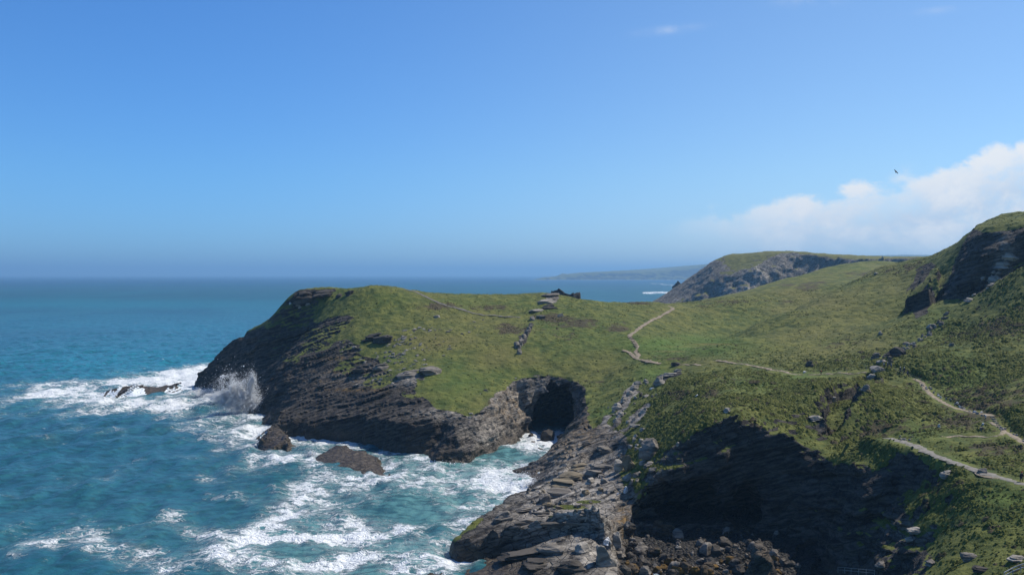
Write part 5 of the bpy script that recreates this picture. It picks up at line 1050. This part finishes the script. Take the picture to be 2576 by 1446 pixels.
# ------------------------------------------------------------------ tussocks and heather cushions on the turf
def tussocks():
    rs = np.random.RandomState(21)
    fc = LV[LQ].mean(1); rk = at['rock'][LQ].mean(1); px, py = proj(*fc.T)
    fn = np.cross(LV[LQ[:, 2]] - LV[LQ[:, 0]], LV[LQ[:, 3]] - LV[LQ[:, 1]]); fn /= np.linalg.norm(fn, axis=1)[:, None] + 1e-9
    facing = -(fn * (fc - np.array([0, 0, CAMZ])) / np.linalg.norm(fc - np.array([0, 0, CAMZ]), axis=1)[:, None]).sum(1)
    near = smooth(330, 230, fc[:, 1]) * (px > 1500); hm = at['heather'][LQ].mean(1)
    wgt = (rk < .45) * (facing > -.1) * (px > 400) * (px < 3600) * (.035 + 1.0 * near + .25 * hm) * np.clip(.5 + .9 * fbm(fc[:, 0] * .09, fc[:, 1] * .09, 2., 3), .08, 2)
    for pl in PATHS:
        dd, _, _ = segdist(px * .8, py, [(a * .8, b) for a, b in pl]); wgt = wgt * smooth(4 + 4 * near, 9 + 5 * near, dd)
    N = 120000
    ii = rs.choice(len(fc), N, p=wgt / wgt.sum())
    # low mounds of heather and bracken: several cushions heaped together
    M = 1500; wm = wgt * (near > .2); cc = rs.choice(len(fc), M, p=wm / wm.sum()); Nm = M * 14
    ii = np.concatenate([ii, np.repeat(cc, 14)]); N = len(ii)
    rm_ = np.repeat(rs.uniform(.7, 1.7, M), 14); mo = rs.normal(size=(Nm, 2)) * .5 * rm_[:, None]; mh = np.repeat(rs.uniform(.15, .42, M), 14) * np.exp(-(mo ** 2).sum(1) / rm_ ** 2 * 1.2) * 1.1
    base = fc[ii] + rs.uniform(-.25, .25, (N, 3)) * np.array([1, 1, 0]); nr = fn[ii]
    dzm = -(mo[:, 0] * nr[-Nm:, 0] + mo[:, 1] * nr[-Nm:, 1]) / np.maximum(nr[-Nm:, 2], .35)
    base[-Nm:, :2] += mo; base[-Nm:, 2] += dzm + mh - .1
    nearw = near[ii]
    r = rs.uniform(.20, .42, N) * (1 + .9 * nearw * rs.rand(N) ** 2 * 1.2) * np.clip(base[:, 1] / 210, .62, 1.3); h = r * rs.uniform(.22, .62, N)
    K = 6; ang = rs.rand(N)[:, None] * 6.28 + np.arange(K)[None] * 2 * math.pi / K
    ring = np.stack([np.cos(ang) * r[:, None] * rs.uniform(.7, 1.3, (N, K)), np.sin(ang) * r[:, None] * rs.uniform(.7, 1.3, (N, K)), np.full((N, K), -.06)], -1)
    dz = -(ring[..., 0] * nr[:, None, 0] + ring[..., 1] * nr[:, None, 1]) / np.maximum(nr[:, None, 2], .35); ring[..., 2] += dz
    topp = np.stack([rs.uniform(-.35, .35, N) * r, rs.uniform(-.35, .35, N) * r, h], -1)
    v = np.concatenate([ring, topp[:, None]], 1) + base[:, None]
    f = np.stack([np.stack([np.arange(N) * 7 + k, np.arange(N) * 7 + (k + 1) % K, np.arange(N) * 7 + 6], -1) for k in range(K)], 1).reshape(-1, 3)
    tone = np.repeat(rs.rand(N), 7); hv = np.clip(hm[ii] + .25 * rs.randn(N), 0, 1); hv[-Nm:] = np.repeat(np.clip(hm[cc] + rs.uniform(-.3, .6, M), 0, 1), 14); he = np.repeat(hv, 7); lu = np.repeat(at['lush'][LQ].mean(1)[ii], 7)
    m = NT('tussock_grass'); n = m.noise(m.pos(), 3.5, 3)
    c = m.mix(m.attr('tone'), (.056, .068, .013), (.136, .134, .030)); c = m.mix(m.math('MULTIPLY', m.attr('lush'), .6), c, m.mix(m.attr('tone'), (.042, .068, .012), (.108, .138, .026)))
    c = m.mix(m.ramp(m.attr('heath'), .42, .6, 0, .9), c, m.mix(m.attr('tone'), (.028, .021, .014), (.115, .082, .05)))
    c = m.mix(m.ramp(n, .4, .7, 0, .5), c, (.022, .03, .009)); m.bsdf(c, .9, .1)
    o = mesh_np('grass', v.reshape(-1, 3), f, m.m, False, dict(tone=tone, heath=he, lush=lu)); tag(o, 'rough tussocks of grass and heather over the slopes', 'grass', kind='stuff')
tussocks()
print('all', time.time() - T0)
# ------------------------------------------------------------------ camera, sun, sky
cam = bpy.data.cameras.new('camera'); co = bpy.data.objects.new('camera', cam); C.objects.link(co)
co.location = (0, 0, CAMZ); co.rotation_euler = (math.radians(90), 0, 0)
cam.sensor_width = 36; cam.lens = 36 * FOC / 2576; cam.shift_y = -(723 - CY) / 2576
cam.clip_end = 120000; cam.clip_start = 1
SC.camera = co
SUN_AZ, SUN_EL = math.radians(60), math.radians(51)
td = Vector((math.sin(SUN_AZ) * math.cos(SUN_EL), math.cos(SUN_AZ) * math.cos(SUN_EL), math.sin(SUN_EL)))
sl = bpy.data.lights.new('sun', 'SUN'); so = bpy.data.objects.new('sun', sl); C.objects.link(so)
sl.energy = 5.0; sl.angle = math.radians(.5); sl.color = (1, .95, .86)
so.rotation_euler = td.to_track_quat('Z', 'Y').to_euler(); so.location = (200, 100, 300)
w = bpy.data.worlds.new('World'); SC.world = w; w.use_nodes = True
nt = w.node_tree; bg = nt.nodes['Background']
sky = nt.nodes.new('ShaderNodeTexSky'); sky.sky_type = 'NISHITA'; sky.sun_disc = False
sky.sun_elevation = SUN_EL; sky.sun_rotation = SUN_AZ; sky.altitude = 60
sky.air_density = 1.0; sky.dust_density = .3; sky.ozone_density = 3.0
class WN(NT):
    def __init__(s, t): s.t = t
k = WN(nt)
dirv = k.n('TexCoord').outputs['Generated']
sep = k.n('SeparateXYZ'); k.link(dirv, sep.inputs[0]); dx, dy, dz = sep.outputs
tint = k.mix(k.ramp(dx, -.42, .42), (.47, .92, 1.45), (.86, 1.07, 1.27))
tint = k.mix(1.0, tint, k.mix(k.ramp(dz, .0, .12), (.93, .92, 1.07), (1, 1, 1)), 'MULTIPLY')
skyc = k.mix(1.0, sky.outputs[0], tint, 'MULTIPLY')
# a low bank of cumulus to the right and two wisps higher up
ys = k.math('MAXIMUM', dy, .05); u = k.math('DIVIDE', dx, ys); v = k.math('DIVIDE', dz, ys)
cv = k.n('CombineXYZ'); k.link(u, cv.inputs[0]); k.link(k.math('MULTIPLY', v, 1.5), cv.inputs[1])
big = k.noise(cv.outputs[0], 11, 8, .58, .2); fine = k.noise(cv.outputs[0], 30, 6, .6)
top = k.math('ADD', k.math('MULTIPLY', u, .19), .026)
top = k.math('ADD', top, k.math('MULTIPLY', k.math('POWER', k.ramp(u, .40, .60, 0, 1, 'LINEAR'), 1.5), .012))
hgt = k.math('SUBTRACT', k.math('ADD', top, k.math('MULTIPLY', k.math('SUBTRACT', big, .5), .085)), v)
cl = k.math('MULTIPLY', k.ramp(k.math('ADD', hgt, k.math('MULTIPLY', k.math('SUBTRACT', fine, .5), .018)), -.003, .012), k.ramp(u, .14, .34, 0, 1))
cl = k.math('MULTIPLY', cl, k.ramp(v, .0, .06, .35, 1))
cl = k.math('MULTIPLY', cl, k.ramp(k.math('ADD', k.math('MULTIPLY', big, .7), k.math('MULTIPLY', fine, .3)),   .36, .56, .45, 1.0))
cl = k.math('MULTIPLY', cl, k.ramp(dy, 0, .1))
def wisp(u0, v0, a, b, s, g):
    q = k.math('ADD', k.math('POWER', k.math('DIVIDE', k.math('SUBTRACT', u, u0), a), 2), k.math('POWER', k.math('DIVIDE', k.math('SUBTRACT', k.math('SUBTRACT', v, v0), k.math('MULTIPLY', k.math('SUBTRACT', u, u0), g)), b), 2))
    return k.math('MULTIPLY', k.math('EXPONENT', k.math('MULTIPLY', q, -1)), k.math('MULTIPLY', k.ramp(fine, .3, .7), s * .55))
wz = k.math('ADD', wisp(.175, .275, .03, .0045, .42, .12), k.math('ADD', wisp(.33, .308, .03, .006, .30, .0), wisp(.475, .297, .03, .004, .22, .1)))
wz = k.math('ADD', wz, wisp(.44, .110, .012, .008, 1.4, .2))
cl = k.math('MAXIMUM', cl, wz)
shade = k.mix(k.math('MULTIPLY', k.ramp(hgt, .0, .06), k.ramp(big, .66, .42)), (9.2, 9.3, 9.4), (5.8, 6.9, 8.4))
skyc = k.mix(k.math('MULTIPLY', cl, .96), skyc, shade)
nt.links.new(skyc, bg.inputs[0]); bg.inputs[1].default_value = .1
SC.view_settings.view_transform = 'Standard'; SC.view_settings.look = 'None'; SC.view_settings.exposure = 0
SC.view_settings.gamma = 1
SC.cycles.max_bounces = 8; SC.cycles.diffuse_bounces = 5; SC.cycles.glossy_bounces = 2; SC.cycles.transmission_bounces = 2
SC.cycles.volume_bounces = 0; SC.cycles.transparent_max_bounces = 6
SC.cycles.use_denoising = True; SC.cycles.use_adaptive_sampling = False
SC.cycles.sample_clamp_indirect = 3
print('script', time.time() - T0)
